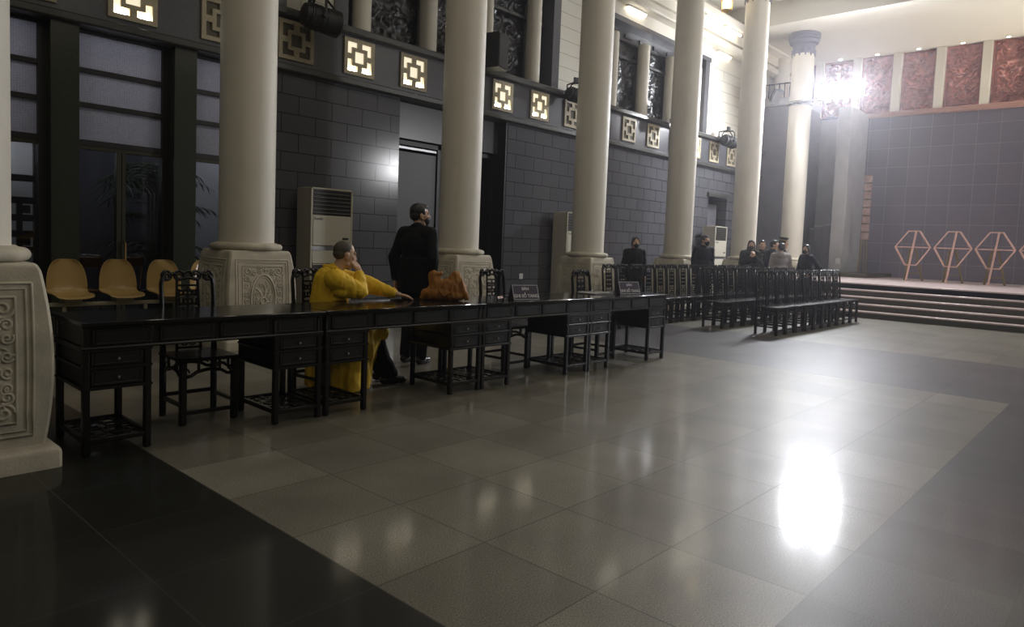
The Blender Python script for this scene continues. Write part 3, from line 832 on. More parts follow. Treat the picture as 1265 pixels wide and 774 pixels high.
# ------------------------------------------------------------------ carved chairs
def make_chair():
    t = thing('carved_chair', 'x', 'chair')
    mb = MB(); mb.bbox(-.215, -.215, .455, .215, .205, .48, .008); mb.build('seat', M['lacquer_seat'], t)
    for sx in (-1, 1):
        mb = MB(); mb.bbox(sx*.185-.023, -.205, 0, sx*.185+.023, -.160, .456, .007); mb.build('front_leg', M['lacquer'], t)
        mb = MB()
        pts = [(sx*.188, .18, 0), (sx*.188, .18, .45), (sx*.188, .185, .60), (sx*.19, .205, .85), (sx*.19, .22, .98), (sx*.182, .222, 1.02), (sx*.16, .224, 1.045)]
        mb.tube(pts, [.025, .025, .019, .017, .016, .016, .014], 8); mb.build('rear_leg', M['lacquer'], t)
        mb = MB(); mb.bar((sx*.187, -.18, .14), (sx*.187, .18, .14), .022, .026); mb.build('stretcher', M['lacquer'], t)
    for y, z in ((-.182, .085), (.18, .16)):
        mb = MB(); mb.bar((-.185, y, z), (.185, y, z), .022, .026); mb.build('stretcher', M['lacquer'], t)
    # openwork apron on the four sides
    mb = MB()
    def side(f):
        pts = [f(s) for s in (-.165, -.13, -.09, -.04, 0, .04, .09, .13, .165)]
        zz = [.345, .350, .375, .385, .390, .385, .375, .350, .345]
        mb.tube([(p[0], p[1], z) for p, z in zip(pts, zz)], .013, 6)
        for s in (-.075, .075):
            p = f(s); mb.bar((p[0], p[1], .378), (p[0], p[1], .457), .016)
        for s in (-1, 1):
            mb.tube([(f(s*.165+.026*math.cos(a)*-s)[0], f(s*.165+.026*math.cos(a)*-s)[1], .375+.026*math.sin(a)) for a in [k*.6 for k in range(10)]], .008, 5)
    side(lambda s: (s, -.182)); side(lambda s: (s, .18)); side(lambda s: (-.187, s)); side(lambda s: (.187, s))
    mb.build('apron', M['lacquer'], t)
    # scrolled crest rail: four curls and the bar joining them
    mb = MB()
    yy = .224
    for cx_, d in ((-.152, 1), (-.062, -1), (.062, 1), (.152, -1)):
        mb.tube([(p, yy, q) for p, q in spiral(cx_, 1.045, .036, 1.25, PI/2, d, 18)], .011, 6)
        mb.tube([(cx_+.034*math.cos(2*PI*k/14), yy, 1.045+.034*math.sin(2*PI*k/14)) for k in range(14)], .010, 6, True)
    mb.tube([(-.118, yy, 1.055), (-.105, yy, 1.062), (-.095, yy, 1.06)], .013, 6); mb.tube([(.118, yy, 1.055), (.105, yy, 1.062), (.095, yy, 1.06)], .013, 6)
    mb.tube([(-.03, yy, 1.065), (0, yy, 1.082), (.03, yy, 1.065)], .014, 6); mb.tube([(-.04, yy, 1.02), (0, yy, 1.03), (.04, yy, 1.02)], .012, 6)
    mb.build('crest_rail', M['lacquer'], t)
    # pierced splat: stiles, longevity character fretwork, trefoil
    mb = MB()
    def yb(z): return .185+(z-.48)*.075
    for s in (-1, 1): mb.tube([(s*.088, yb(.48), .48), (s*.084, yb(.75), .75), (s*.076, yb(1.03), 1.02)], .010, 6)
    for z in (.50, .60, .635, .97): mb.bar((-.083, yb(z), z), (.083, yb(z), z), .015)
    zc = .81
    for dz, w in ((.12, .04), (.09, .052), (.055, .03), (.02, .052), (-.02, .052), (-.055, .03), (-.09, .052), (-.125, .045)):
        mb.bar((-w*1.3, yb(zc+dz), zc+dz), (w*1.3, yb(zc+dz), zc+dz), .015)
    mb.bar((0, yb(.66), .65), (0, yb(.96), .96), .013)
    for s in (-1, 1):
        for dz in (-.105, -.037, .037, .105): mb.bar((s*.065, yb(zc+dz), zc+dz-.03), (s*.065, yb(zc+dz), zc+dz+.028), .014); mb.bar((s*.032, yb(zc+dz), zc+dz-.016), (s*.032, yb(zc+dz), zc+dz+.016), .013)
        mb.tube([(s*.028+.022*math.cos(2*PI*k/12), yb(.54), .540+.022*math.sin(2*PI*k/12)) for k in range(12)], .007, 5, True)
    mb.tube([(.024*math.cos(2*PI*k/12), yb(.57), .572+.02*math.sin(2*PI*k/12)) for k in range(12)], .007, 5, True)
    mb.build('splat', M['lacquer'], t)
    return t
chair = make_chair()
chair.location = (2.275, 5.245, 0); chair.rotation_euler.z = -.02; chair['label'] = 'black carved chair standing empty behind the nearest desk'
chair['group'] = 'carved chairs behind the desks'
dup(chair, (3.50, 5.50, 0), .1, 'black carved chair on which the monk in yellow sits')
dup(chair, (5.67, 5.33, 0), 0., 'black carved chair behind the desk with the nearer name sign')
dup(chair, (7.06, 5.12, 0), .05, 'black carved chair behind the farthest desk, left of the farther name sign')
ROWS = [('front row', 4.835, 11.60, 10), ('middle row', 5.865, 11.72, 10), ('back row', 6.88, 9.95, 14)]
for nm, y, x0, n in ROWS:
    for k in range(n):
        lab = 'black carved chair in the %s before the stage, %s from the near end' % (nm, ORD[k]) if k else 'black carved chair at the near end of the %s before the stage' % nm
        if k == n-1: lab = 'black carved chair at the far end of the %s before the stage' % nm
        dup(chair, (x0+.215+.436*k, y+random.uniform(-.012, .012), 0), random.uniform(-.006, .006), lab, 'carved chairs in the %s before the stage' % nm)

# ------------------------------------------------------------------ tan plastic seats on a beam
def seat_shell():
    mb = MB(); bm = mb.bm
    prof = [(.215, .455), (.218, .43), (.21, .38), (.195, .30), (.18, .20), (.165, .12), (.14, .055), (.09, .02), (.02, .01), (-.08, .018), (-.16, .028), (-.20, .025), (-.222, .002)]
    wid = [.09, .135, .17, .20, .212, .215, .215, .212, .21, .208, .205, .20, .19]
    n = 14; G = []
    for (y, z), w in zip(prof, wid):
        row = []
        for i in range(n+1):
            s = -1+2*i/n
            curl = abs(s)**3
            if z > .06: p = (w*s, y-.055*curl, z-.005*curl)
            else: p = (w*s, y, z+.05*curl*(1 if y > -.15 else .5))
            row.append(bm.verts.new(p))
        G.append(row)
    for A, B in zip(G, G[1:]):
        for i in range(n): bm.faces.new((A[i], A[i+1], B[i+1], B[i]))
    return mb
t = thing('beam_seat', 'row of tan moulded plastic seats on one beam by the left windows', 'bench', (2.32, 9.42, 0))
for k, x in enumerate((.27, .82, 1.36, 1.90)):
    o = seat_shell().build('seat_shell', M['plasticseat'], t, loc=(x, 0, .53), sharp=80)
    s_ = o.modifiers.new('thick', 'SOLIDIFY'); s_.thickness = .012; s_.offset = 0
    ss = o.modifiers.new('sub', 'SUBSURF'); ss.levels = 1; ss.render_levels = 2
mb = MB(); mb.bbox(-.05, -.06, .44, 2.2, 0, .485, .008)
for x in (.27, .82, 1.36, 1.90): mb.box(x-.09, -.12, .485, x+.09, .08, .535)
mb.build('beam', M['beam'], t)
for x in (.2, 1.08, 2.0):
    mb = MB(); mb.bbox(x-.02, -.05, .02, x+.02, -.01, .44, .006); mb.bbox(x-.02, -.25, 0, x+.02, .2, .03, .008); mb.build('leg', M['beam'], t)

# ------------------------------------------------------------------ air conditioners
def aircon(label, loc, w=.76, d=.42, h=2.12, rz=0):
    t = thing('air_conditioner', label, 'air conditioner', loc, rz, 'floor-standing air conditioners')
    mb = MB(); mb.bbox(0, .02, 0, w, d, h, .012); mb.bbox(0, 0, 0, .035, .05, h, .008); mb.bbox(w-.035, 0, 0, w, .05, h, .008); mb.bbox(0, 0, h-.03, w, .05, h, .008)
    mb.build('body', M['acwhite'], t)
    mb = MB(); mb.box(.035, .012, h-.42, w-.035, .022, h-.035); v = mb.build('air_outlet', M['blackplastic'], t)
    mb = MB()
    for k in range(6): mb.box(.04, -.002, h-.40+k*.06, w-.04, .012, h-.392+k*.06, Matrix.Identity(4))
    mb.build('louvre', M['blackplastic'], v)
    mb = MB()
    for k in range(6): mb.box(.04, -.004, h-.388+k*.06, w-.04, .008, h-.385+k*.06)
    mb.build('louvre_edge', M['acwhite'], v)
    mb = MB(); mb.bbox(.035, -.004, h-.90, w-.035, .03, h-.43, .01); p = mb.build('front_panel', M['acpanel'], t)
    mb = MB(); mb.bbox(w-.19, -.010, h-.80, w-.08, 0, h-.765, .004); mb.build('control_window', M['blackplastic'], p)
    cu = bpy.data.curves.new('txt', 'FONT'); cu.body = 'Funiki'; cu.size = .062; cu.extrude = .001
    tmp = bpy.data.objects.new('tmp', cu); col.objects.link(tmp); bpy.context.view_layer.update()
    me = bpy.data.meshes.new_from_object(tmp.evaluated_get(bpy.context.evaluated_depsgraph_get())); bpy.data.objects.remove(tmp)
    me.materials.clear(); me.materials.append(M['blackplastic'])
    o = bpy.data.objects.new('brand_lettering', me); col.objects.link(o); o.parent = p
    o.location = (.055, -.007, h-.50); o.rotation_euler = (PI/2, 0, 0)
    mb = MB(); mb.box(.035, .004, h-.97, w-.035, .02, h-.91); mb.build('slot', M['steel'], t)
    mb = MB(); mb.bbox(.035, -.002, h-1.18, w-.035, .03, h-.975, .006); mb.build('middle_panel', M['acpanel'], t)
    mb = MB(); mb.box(.05, .008, h-1.72, w-.05, .02, h-1.19); g = mb.build('intake_grille', M['acgrey'], t)
    mb = MB()
    for k in range(4): mb.box(.05, -.002, h-1.20-k*.172, w-.05, .01, h-1.19-k*.172)
    mb.build('grille_bar', M['acwhite'], g)
    mb = MB(); mb.bbox(.035, -.002, .04, w-.035, .03, h-1.74, .008); mb.build('lower_panel', M['acpanel'], t)
aircon('cream floor-standing air conditioner behind the monk, right of the second column', (5.90, 9.72, 0))
aircon('cream floor-standing air conditioner mostly hidden behind the fourth column', (12.28, 9.75, 0))
aircon('distant cream floor-standing air conditioner behind the far man in a black jacket', (19.3, 9.72, 0))

# ------------------------------------------------------------------ lattice panels in the frieze
LIT = {0: 1, 3: 1, 4: 1, 5: 1, 6: 1, 7: 1, 13: 1}
def lattice_panel(label, x, z, lit):
    a = .30
    t = thing('frieze_lattice', label, 'wall lattice', (x, YW-.05, z), 0, 'square lattice panels along the frieze')
    mb = MB(); y0, y1 = -.035, .0
    def bx(x0, z0, x1, z1): mb.box(x0, y0, z0, x1, y1, z1)
    f = .062
    bx(-a, -a, a, -a+f); bx(-a, a-f, a, a); bx(-a, -a+f, -a+f, a-f); bx(a-f, -a+f, a, a-f)
    c = .150; th = .058
    bx(-c, -c, c, -c+th); bx(-c, c-th, c, c); bx(-c, -c+th, -c+th, c-th); bx(c-th, -c+th, c, c-th)
    k_ = .045; bx(-k_, c, k_, a-f); bx(-k_, -a+f, k_, -c); bx(c, -k_, a-f, k_); bx(-a+f, -k_, -c, k_)
    mb.build('lattice', M['grille'], t, sharp=20)
    mb = MB(); mb.box(-a+.02, -.006, -a+.02, a-.02, .0, a-.02)
    b_ = mb.build('back_plate', M['glow_cream'] if lit else M['grille_back'], t)
    if lit:
        mb = MB()
        for s in (-1, 1): mb.tube([(s*.145-.06, -.017, -.215), (s*.145+.06, -.017, -.215)], .016, 8)
        mb.build('lamp', M['glow_white'], b_)
GN = {0: 'lit lattice panel over the middle window at the top edge', 1: 'unlit lattice panel half hidden left of the second column', 2: 'unlit lattice panel under the big black spotlight',
      3: 'lit lattice panel just right of the big black spotlight', 4: 'lit lattice panel over the left jamb of the dark doorway', 5: 'lit lattice panel hidden behind the third column',
      6: 'lit lattice panel just right of the third column, below the loudspeaker', 7: 'lit lattice panel midway between the third and fourth columns', 8: 'unlit lattice panel under the small spotlight touching the fourth column',
      9: 'unlit lattice panel hidden behind the fourth column', 10: 'unlit lattice panel first to the right of the fourth column', 11: 'unlit lattice panel second to the right of the fourth column',
      12: 'unlit lattice panel cut by the left side of the fifth column', 13: 'lit lattice panel just peeping out right of the fifth column', 14: 'unlit lattice panel just left of the small far spotlight',
      15: 'unlit lattice panel under the small far spotlight, farthest visible', -1: 'unlit lattice panel at the top edge over the leftmost window'}
for k in range(-1, 16):
    if k in (5, 9): continue
    lattice_panel(GN[k], (.3433+.1134*k)*YW+(.02 if k > 0 else 0), 4.38, LIT.get(k, 0))

# ------------------------------------------------------------------ spotlights and speakers on the ledge
def spotlight(label, loc, rz, s=1., l=.75, tilt=.08):
    t = thing('stage_spotlight', label, 'spotlight', loc, rz, 'black stage spotlights hung from the ledge')
    by, bz = -.26*s, -.10*s
    mb = MB(); mb.bbox(-.06*s, -.06*s, 0, .06*s, .06*s, .03, .004); mb.tube([(0, 0, .02), (0, 0, .14*s), (0, by, .16*s)], .016*s); mb.bbox(-.05*s, by-.02*s, .12*s, .05*s, by+.02*s, .24*s, .004); mb.build('clamp', M['darkmetal'], t)
    mb = MB(); mb.tube([(0, by-.17*s, bz), (0, by-.17*s, bz+.17*s), (0, by-.12*s, .13*s), (0, by+.12*s, .13*s), (0, by+.17*s, bz+.17*s), (0, by+.17*s, bz)], .014*s, 6)
    for q in (-1, 1): mb.lathe([(.03*s, 0), (.03*s, .03*s)], 12, mx=Matrix.Translation((0, by+q*.155*s, bz)) @ Matrix.Rotation(PI/2*-q, 4, 'X'))
    mb.tube([(.05*s, by, .15*s), (.20*s*l, by, bz+.17*s), (.26*s*l, by, bz+.13*s)], .012*s, 6)
    mb.build('yoke', M['darkmetal'], t)
    mx = Matrix.Translation((0, by, bz)) @ Matrix.Rotation(PI/2+tilt, 4, 'Y')
    mb = MB(); mb.lathe([(.06*s, -.27*s*l), (.115*s, -.24*s*l), (.132*s, -.1*s*l), (.132*s, .06*s*l), (.140*s, .07*s*l), (.146*s, .30*s*l), (.136*s, .30*s*l), (.125*s, .16*s*l)], 28, mx=mx)
    for k in range(5): mb.lathe([(.139*s, (-.17+k*.04)*s*l), (.139*s, (-.155+k*.04)*s*l)], 20, mx=mx)
    b_ = mb.build('lamp_body', M['blackplastic'], t)
    mb = MB(); mb.lathe([(.124*s, .17*s*l), (.115*s, .19*s*l), (.0, .2*s*l)], 20, mx=mx); mb.build('lens', M['steel'], b_)
spotlight('large black stage spotlight hung from the ledge, right of the second column', (6.08, YW-.10, 4.84), -.12, 1.42, .72)
spotlight('black spotlight hung from the ledge, half hidden by the fourth column', (12.62, YW-.10, 4.84), -.2, 1.15)
spotlight('small far black spotlight hung near the end of the left wall', (20.1, YW-.10, 4.84), -.1, 1.25)
def speaker(label, loc, rz, w=.42, d=.4, h=.72):
    t = thing('loudspeaker', label, 'loudspeaker', loc, rz, 'black loudspeakers on the ledge')
    mb = MB(); mb.prism([(-w/2, -d/2), (w/2, -d/2), (w*.36, d/2), (-w*.36, d/2)], .06, h, None)
    mb.build('cabinet', M['blackplastic'], t, sharp=20)
    mb = MB(); mb.bbox(-w/2+.02, -d/2-.012, .09, w/2-.02, -d/2, h-.03, .01); mb.build('front_mesh', M['acgrey'], t)
    mb = MB(); mb.tube([(0, d/2-.02, .10), (0, d/2+.10, .10)], .022, 10); mb.bbox(-.10, d/2+.02, .06, .10, d/2+.05, .20, .004); mb.tube([(0, d/2+.09, .10), (0, d/2+.09, .2)], .02, 8); mb.build('bracket', M['darkmetal'], t)
speaker('black loudspeaker on the ledge just right of the third column', (9.86, YW-.48, 4.66), .30)
speaker('small black loudspeaker on the ledge left of the fifth column', (17.1, YW-.46, 4.72), .35, .36, .35, .62)

# ------------------------------------------------------------------ floodlights on the seventh column
FX, FY = COLX[6], YC
t = thing('floodlight_bar', 'blazing floodlights on a bar strapped to the column by the stage', 'floodlight', (FX, FY, 5.95))
mb = MB(); mb.tube([(-.42, .75, 0), (-.42, -1.85, 0)], .025, 8); mb.tube([(-.30, -.12, 0), (-.44, -.12, 0)], .02); mb.tube([(-.30, .12, 0), (-.44, .12, 0)], .02)
mb.build('bar', M['steel'], t)
mb = MB(); mb.lathe([(.345, -.06), (.345, .06)], 32); mb.build('strap', M['darkmetal'], t)
for y, ry in ((-.85, 22), (-1.68, 22)):
    mx = Matrix.Translation((-.46, y, .19)) @ Matrix.Rotation(math.radians(8), 4, 'Z') @ Matrix.Rotation(math.radians(-ry), 4, 'Y')
    mb = MB(); mb.bbox(-.012, -.25, -.24, .10, .25, .24, .03, mx)
    for k in range(7): mb.box(.10, -.2+k*.062, -.14, .15, -.19+k*.062, .14, mx)
    hd = mb.build('lamp_head', M['darkmetal'], t)
    mb = MB(); mb.lathe([(.0, -.03), (.20, -.03), (.21, -.02), (.21, -.012)], 28, mx=mx @ Matrix.Rotation(PI/2, 4, 'Y')); mb.build('lit_glass', M['flood'], hd)
    mb = MB(); mb.tube([(-.42, y-.28, .2), (-.42, y-.28, .02), (-.42, y, 0), (-.42, y+.28, .02), (-.42, y+.28, .2)], .012, 6); mb.build('yoke', M['steel'], hd)
mx = Matrix.Translation((-.46, .55, .22)) @ Matrix.Rotation(math.radians(60), 4, 'Z') @ Matrix.Rotation(math.radians(-40), 4, 'Y')
mb = MB(); mb.bbox(-.02, -.16, -.2, .10, .16, .2, .02, mx); hd = mb.build('lamp_head', M['darkmetal'], t)
mb = MB(); mb.bbox(-.03, -.14, -.18, -.018, .14, .18, .01, mx); mb.build('unlit_glass', M['steel'], hd)

# ceiling downlights over the carved panels
for k, y in enumerate((8.42, 7.26, 6.04, 4.83, 3.66)):
    t = thing('downlight', 'small ceiling downlight over the carved panels, %s from the right edge' % ['fifth', 'fourth', 'third', 'second', 'first'][k], 'light', (XB-.42, y, ZST), 0, 'downlights over the red panels')
    mb = MB(); mb.lathe([(.07, 0), (.075, -.02), (.06, -.03), (.05, -.02)], 20); mb.build('rim', M['plaster'], t)
    mb = MB(); mb.lathe([(.05, -.018), (.045, -.028), (0, -.036)], 16); mb.build('lens', M['spot'], t)
# hanging lantern
t = thing('hanging_lantern', 'brass hanging lantern with a glowing bulb at the top edge', 'lantern', (17.6, 8.92, 7.72))
mb = MB(); mb.lathe([(.03, .98), (.03, .52), (.06, .5), (.14, .42), (.17, .36), (.17, .32), (.13, .30)], 20); mb.build('canopy', M['brass'], t)
mb = MB()
for k in range(6): a = k*PI/3; mb.tube([(.145*math.cos(a), .145*math.sin(a), .33), (.13*math.cos(a), .13*math.sin(a), .05)], .010, 6)
mb.lathe([(.0, -.06), (.03, -.04), (.14, .0), (.14, .04), (.12, .05)], 20); mb.build('cage', M['brass'], t)
mb = MB(); mb.lathe([(.03, .06), (.10, .10), (.105, .26), (.06, .31), (0, .32)], 20); mb.build('bulb', M['bulb'], t)

# ------------------------------------------------------------------ wreath stands on the stage
HS = ['pink hexagonal wreath frame on an easel, nearest the pier, leftmost on stage', 'pink hexagonal wreath frame on an easel, second from the left on stage', 'pink hexagonal wreath frame on an easel, third from the left on stage', 'pink hexagonal wreath frame on an easel cut off by the right edge']
for k, y in enumerate((5.27, 4.25, 3.24, 2.22)):
    t = thing('wreath_stand', HS[k], 'wreath stand', (22.6, y, ZS), 0, 'hexagonal wreath frames on the stage')
    # local: x away from the hall, y to the left, lean back
    lean = lambda z: .10+(z-.0)*.16
    hexp = [(-.46, .98), (-.15, 1.45), (.15, 1.45), (.46, .98), (.15, .46), (-.15, .46)]
    mb = MB()
    for a, b_ in zip(hexp, hexp[1:]+hexp[:1]): mb.bar((lean(a[1]), a[0], a[1]), (lean(b_[1]), b_[0], b_[1]), .05, .035)
    mb.build('hexagon_frame', M['pinkwood'], t)
    mb = MB(); mb.bar((lean(.98), -.46, .98), (lean(.98), .46, .98), .045, .03); mb.build('cross_bar', M['pinkwood'], t)
    mb = MB(); mb.bar((lean(0)-.02, .07, 0), (lean(1.45)-.03, -.06, 1.45), .07, .04); mb.build('post', M['pinkwood'], t)
    mb = MB()
    for s in (-1, 1): mb.bar((.62, s*.24, 0), (lean(.95)+.05, s*.07, .95), .05, .03)
    mb.bar((.53, -.2, .22), (.53, .2, .22), .04, .025)
    mb.build('easel', M['bamboo'], t)
# tall banner of square plaques with bamboo poles
t = thing('plaque_banner', 'tall strip of small square plaques on bamboo poles beside the stone pier', 'banner', (24.3, 7.02, ZS+.12))
for k in range(8):
    mb = MB(); mb.bbox(-.015, -.12, 1.08+k*.262, .015, .12, 1.08+k*.262+.215, .006); mb.build('plaque', M['plaque'], t)
mb = MB()
for dy0, dy1, dx in ((-.10, -.05, .04), (.0, .02, .04), (.16, .08, .05)): mb.tube([(dx, dy0, 0), (dx*.7, dy1, 1.7), (.03, dy1*.6, 3.15)], .016, 6)
mb.tube([(.3, .22, 0), (.03, .03, 2.3)], .016, 6)
mb.build('pole', M['bamboo'], t)
# grey folding panels leaning in the wing
for k, (y, h, w) in enumerate(((7.72+.42, 2.40, .34), (8.52, 2.36, .34), (8.80, 2.28, .24))):
    t = thing('folding_screen', ['tall grey screen panel beside the stone pier', 'grey screen panel in the middle of the three by the pier', 'narrow grey screen panel just right of the last column'][k], 'screen', (24.2+.25*k, y, 0), .25, 'grey screen panels by the pier')
    mb = MB(); mb.bbox(0, -w/2, 0, .05, w/2, h, .01); mb.build('board', M['wingdark'], t)
    mb = MB(); mb.bbox(-.012, -w/2-.05, 0, .06, -w/2+.03, h+.02, .008); mb.bbox(-.012, -w/2, h-.03, .06, w/2, h+.02, .008); mb.build('edge_frame', M['wingstone'], t)

# ------------------------------------------------------------------ small things
def text_mesh(body, size, m, parent, mx, name, bold=0.0):
    cu = bpy.data.curves.new('txt', 'FONT'); cu.body = body; cu.size = size; cu.extrude = .0008; cu.align_x = 'CENTER'; cu.offset = bold
    tmp = bpy.data.objects.new('tmp', cu); col.objects.link(tmp); bpy.context.view_layer.update()
    me = bpy.data.meshes.new_from_object(tmp.evaluated_get(bpy.context.evaluated_depsgraph_get())); bpy.data.objects.remove(tmp)
    me.materials.clear(); me.materials.append(m); me.transform(mx)
    o = bpy.data.objects.new(name, me); col.objects.link(o); o.parent = parent
    return o
def name_sign(label, loc, rz):
    t = thing('table_sign', label, 'sign', loc, rz, 'tent signs on the desks')
    w, h, d = .31, .155, .12
    mb = MB(); mb.prism([(-d/2, 0), (d/2, 0), (0, h)], -w/2, w/2, Matrix(((0, 0, 1, 0), (1, 0, 0, 0), (0, 1, 0, 0), (0, 0, 0, 1)))); mb.build('tent_card', M['signblack'], t, sharp=20)
    th = math.atan2(h, d/2); L = math.hypot(h, d/2)
    mx = Matrix.Translation((0, -d/2-.0015, 0)) @ Matrix.Rotation(th, 4, 'X')
    mb = MB(); mb.box(-w/2, 0, 0, w/2, L, .002, mx); f = mb.build('front_face', M['signface'], t, sharp=20)
    mb = MB()
    for a in ((-w/2+.006, .006, w/2-.006, .011), (-w/2+.006, L-.011, w/2-.006, L-.006), (-w/2+.006, .006, -w/2+.011, L-.006), (w/2-.011, .006, w/2-.006, L-.006)): mb.box(a[0], a[1], .002, a[2], a[3], .003, mx)
    mb.build('border', M['signtext'], f, sharp=20)
    text_mesh('B\u00c0N', .042, M['signtext'], f, mx @ Matrix.Translation((0, L-.060, .003)), 'lettering', .0012)
    text_mesh('GHI S\u1ed4 TANG', .046, M['signtext'], f, mx @ Matrix.Translation((0, .030, .003)), 'lettering', .0016)
name_sign('dark tent sign lettered in white on the third desk, the nearer of two', (5.32, 4.745, .82), -.30)
name_sign('dark tent sign lettered in white on the farthest desk', (7.30, 4.80, .82), -.35)
def pen(label, loc, rz, m):
    t = thing('pen', label, 'pen', loc, rz, 'pens on the desks')
    mb = MB(); mb.tube([(-.06, 0, .005), (.055, 0, .005)], .005, 8); mb.build('barrel', m, t)
    mb = MB(); mb.tube([(.055, 0, .005), (.075, 0, .005)], [.005, .001], 8); mb.tube([(-.055, 0, .010), (-.02, 0, .010)], .0016, 5); mb.build('tip', M['steel'], t)
pen('orange pen on the third desk behind the orange bag', (5.30, 5.06, .82), .3, M['orangeplastic'])
pen('black pen on the open ledger on the farthest desk', (6.95, 5.07, .842), .2, M['blackplastic'])
pen('black pen on the third desk left of the nearer sign', (5.50, 5.10, .82), -.2, M['blackplastic'])
t = thing('open_ledger', 'open ledger lying on the farthest desk left of its sign', 'book', (6.93, 5.0, .82), -.02)
mb = MB()
for s in (-1, 1):
    mb.loft([[(s*.01, y, .004), (s*.10, y, .004), (s*.21, y, .004), (s*.21, y, .012), (s*.10, y, .020), (s*.01, y, .014)] for y in (-.14, .14)])
mb.build('pages', M['paper'], t)
mb = MB(); mb.box(-.22, -.15, 0, .22, .15, .004); mb.build('cover', M['signblack'], t)
t = thing('paper_box', 'small pink box just right of the farther tent sign', 'box', (7.66, 4.95, .82), .2)
mb = MB(); mb.bbox(-.05, -.035, 0, .05, .035, .055, .004); mb.build('carton', M['pink'], t)
mb = MB(); mb.bbox(-.052, -.037, .045, .052, .037, .058, .003); mb.build('lid', M['pink'], t)
t = thing('wall_switch', 'small white switch plate low on the wall beside the fourth column', 'switch', (11.42, YW, .66))
mb = MB(); mb.bbox(-.06, -.012, -.06, .06, 0, .06, .004); mb.build('plate', M['tagwhite'], t)
mb = MB(); mb.bbox(-.02, -.018, -.03, .02, -.01, .03, .003); mb.build('rocker', M['tagwhite'], t)
t = thing('wall_switch', 'small white switch plate on the stone pier left of the banner', 'switch', (23.75, 7.62, 1.22), -PI/2)
mb = MB(); mb.bbox(-.07, -.012, -.09, .07, 0, .09, .004); mb.build('plate', M['tagwhite'], t)
mb = MB(); mb.bbox(-.02, -.018, -.03, .02, -.01, .03, .003); mb.build('rocker', M['tagwhite'], t)

# ------------------------------------------------------------------ orange cloth bag on the desk
def make_bag():
    t = thing('cloth_bag', 'burnt-orange knotted cloth bag on the desk before the man in black', 'bag', (4.49, 5.0, .82), -.72)
    mb = MB()
    mb.ell((0, 0, .06), (.20, .10, .07)); mb.ell((.05, 0, .11), (.14, .09, .10)); mb.ell((-.09, .0, .06), (.15, .09, .065))
    mb.capsule((-.08, 0, .10), (-.125, .0, .235), .075, .042); mb.capsule((-.125, 0, .235), (-.06, .01, .252), .036, .022); mb.capsule((.06, 0, .13), (.085, 0, .235), .075, .045)
    mb.capsule((.085, 0, .235), (.12, .0, .20), .036, .024); mb.capsule((-.06, 0, .13), (.04, 0, .15), .06, .06)
    mb.capsule((.11, -.02, .17), (.20, -.03, .03), .055, .022); mb.capsule((-.12, -.02, .12), (-.225, -.02, .022), .040, .02)
    o = finish(mb, 'bag_body', M['bagcloth'], t, .008, 4, .014, 14, 3)
    for v in o.data.vertices:
        if v.co.z < .002: v.co.z = .002
    mb = MB(); mb.tube([(-.05, -.07, .18), (-.07, -.10, .10), (-.02, -.115, .05), (.05, -.11, .09), (.06, -.085, .18)], .008, 6); mb.build('drawstring', M['bagcloth'], t)
make_bag()

# ------------------------------------------------------------------ beyond the glass: chairs, palm, lattice screen
def tube_chair():
    t = thing('tube_chair', 'x', 'chair', (0, 0, 0), 0, 'chrome chairs beyond the glass')
    for s in (-1, 1):
        mb = MB(); mb.tube([(s*.20, -.22, 0), (s*.20, -.20, .44), (s*.20, .18, .44), (s*.20, .24, .92), (s*.16, .25, .97), (0, .25, .98)], .012, 8); mb.build('side_frame', M['chrome'], t)
        mb = MB(); mb.tube([(s*.19, .22, 0), (s*.19, .16, .44)], .012, 8); mb.build('rear_leg', M['chrome'], t)
    mb = MB(); mb.bbox(-.19, -.21, .445, .19, .2, .475, .01); mb.build('seat', M['orangeback'], t)
    mb = MB(); mb.bbox(-.19, .215, .80, .19, .245, .95, .012); mb.build('backrest', M['orangeback'], t)
    return t
c0 = tube_chair(); c0.location = (1.78, 11.3, 0); c0.rotation_euler.z = PI; c0['label'] = 'chrome chair with orange back beyond the leftmost window'
dup(c0, (3.25, 11.35, 0), PI, 'chrome chair with orange back beyond the middle window, left pane')
dup(c0, (3.78, 11.45, 0), PI+.5, 'chrome chair with orange back beyond the middle window, right pane')
def palm(label, loc, seed, n=17, h=1.2, R=1.0):
    rnd = random.Random(seed)
    t = thing('potted_palm', label, 'plant', loc)
    mb = MB(); mb.lathe([(.18, 0), (.22, .3), (.24, .32), (.22, .33), (.2, .31)], 20); mb.build('pot', M['granite_dark'], t)
    mb = MB()
    for k in range(3): mb.tube([(.05*k-.05, 0, .28), (.07*k-.07, .03, h)], [.03, .018], 8)
    mb.build('stem', M['trunk'], t)
    mb = MB()
    for k in range(n):
        a = rnd.uniform(0, 2*PI); z0 = rnd.uniform(.5, h); L = rnd.uniform(.6, 1.)*R; up = rnd.uniform(.2, .9)
        pts = []
        for i in range(9):
            s = i/8; pts.append(Vector((math.cos(a)*L*s, math.sin(a)*L*s, z0+up*s*1.1-1.0*s*s*up*.9)))
        mb.tube(pts, [.008-.0006*i for i in range(9)], 5)
        for i in range(1, 9):
            p = pts[i]; d = (pts[i]-pts[i-1]).normalized(); sd = d.cross(Vector((0, 0, 1))).normalized()
            for s in (-1, 1):
                tip = p+sd*s*.26*(1-.4*i/8)+d*.16+Vector((0, 0, -.12)); w = d*.014; m_ = (p+tip)/2+Vector((0, 0, .03))
                vs = [mb.bm.verts.new(q) for q in (p-w, m_-w*1.3, tip, m_+w*1.3, p+w)]; mb.bm.faces.new(vs)
    f = mb.build('fronds', M['leaf'], t); f['kind'] = 'stuff'
palm('palm with drooping fronds standing beyond the middle window glass', (4.75, 12.8, 0), 5, 44, 2.35, .9)
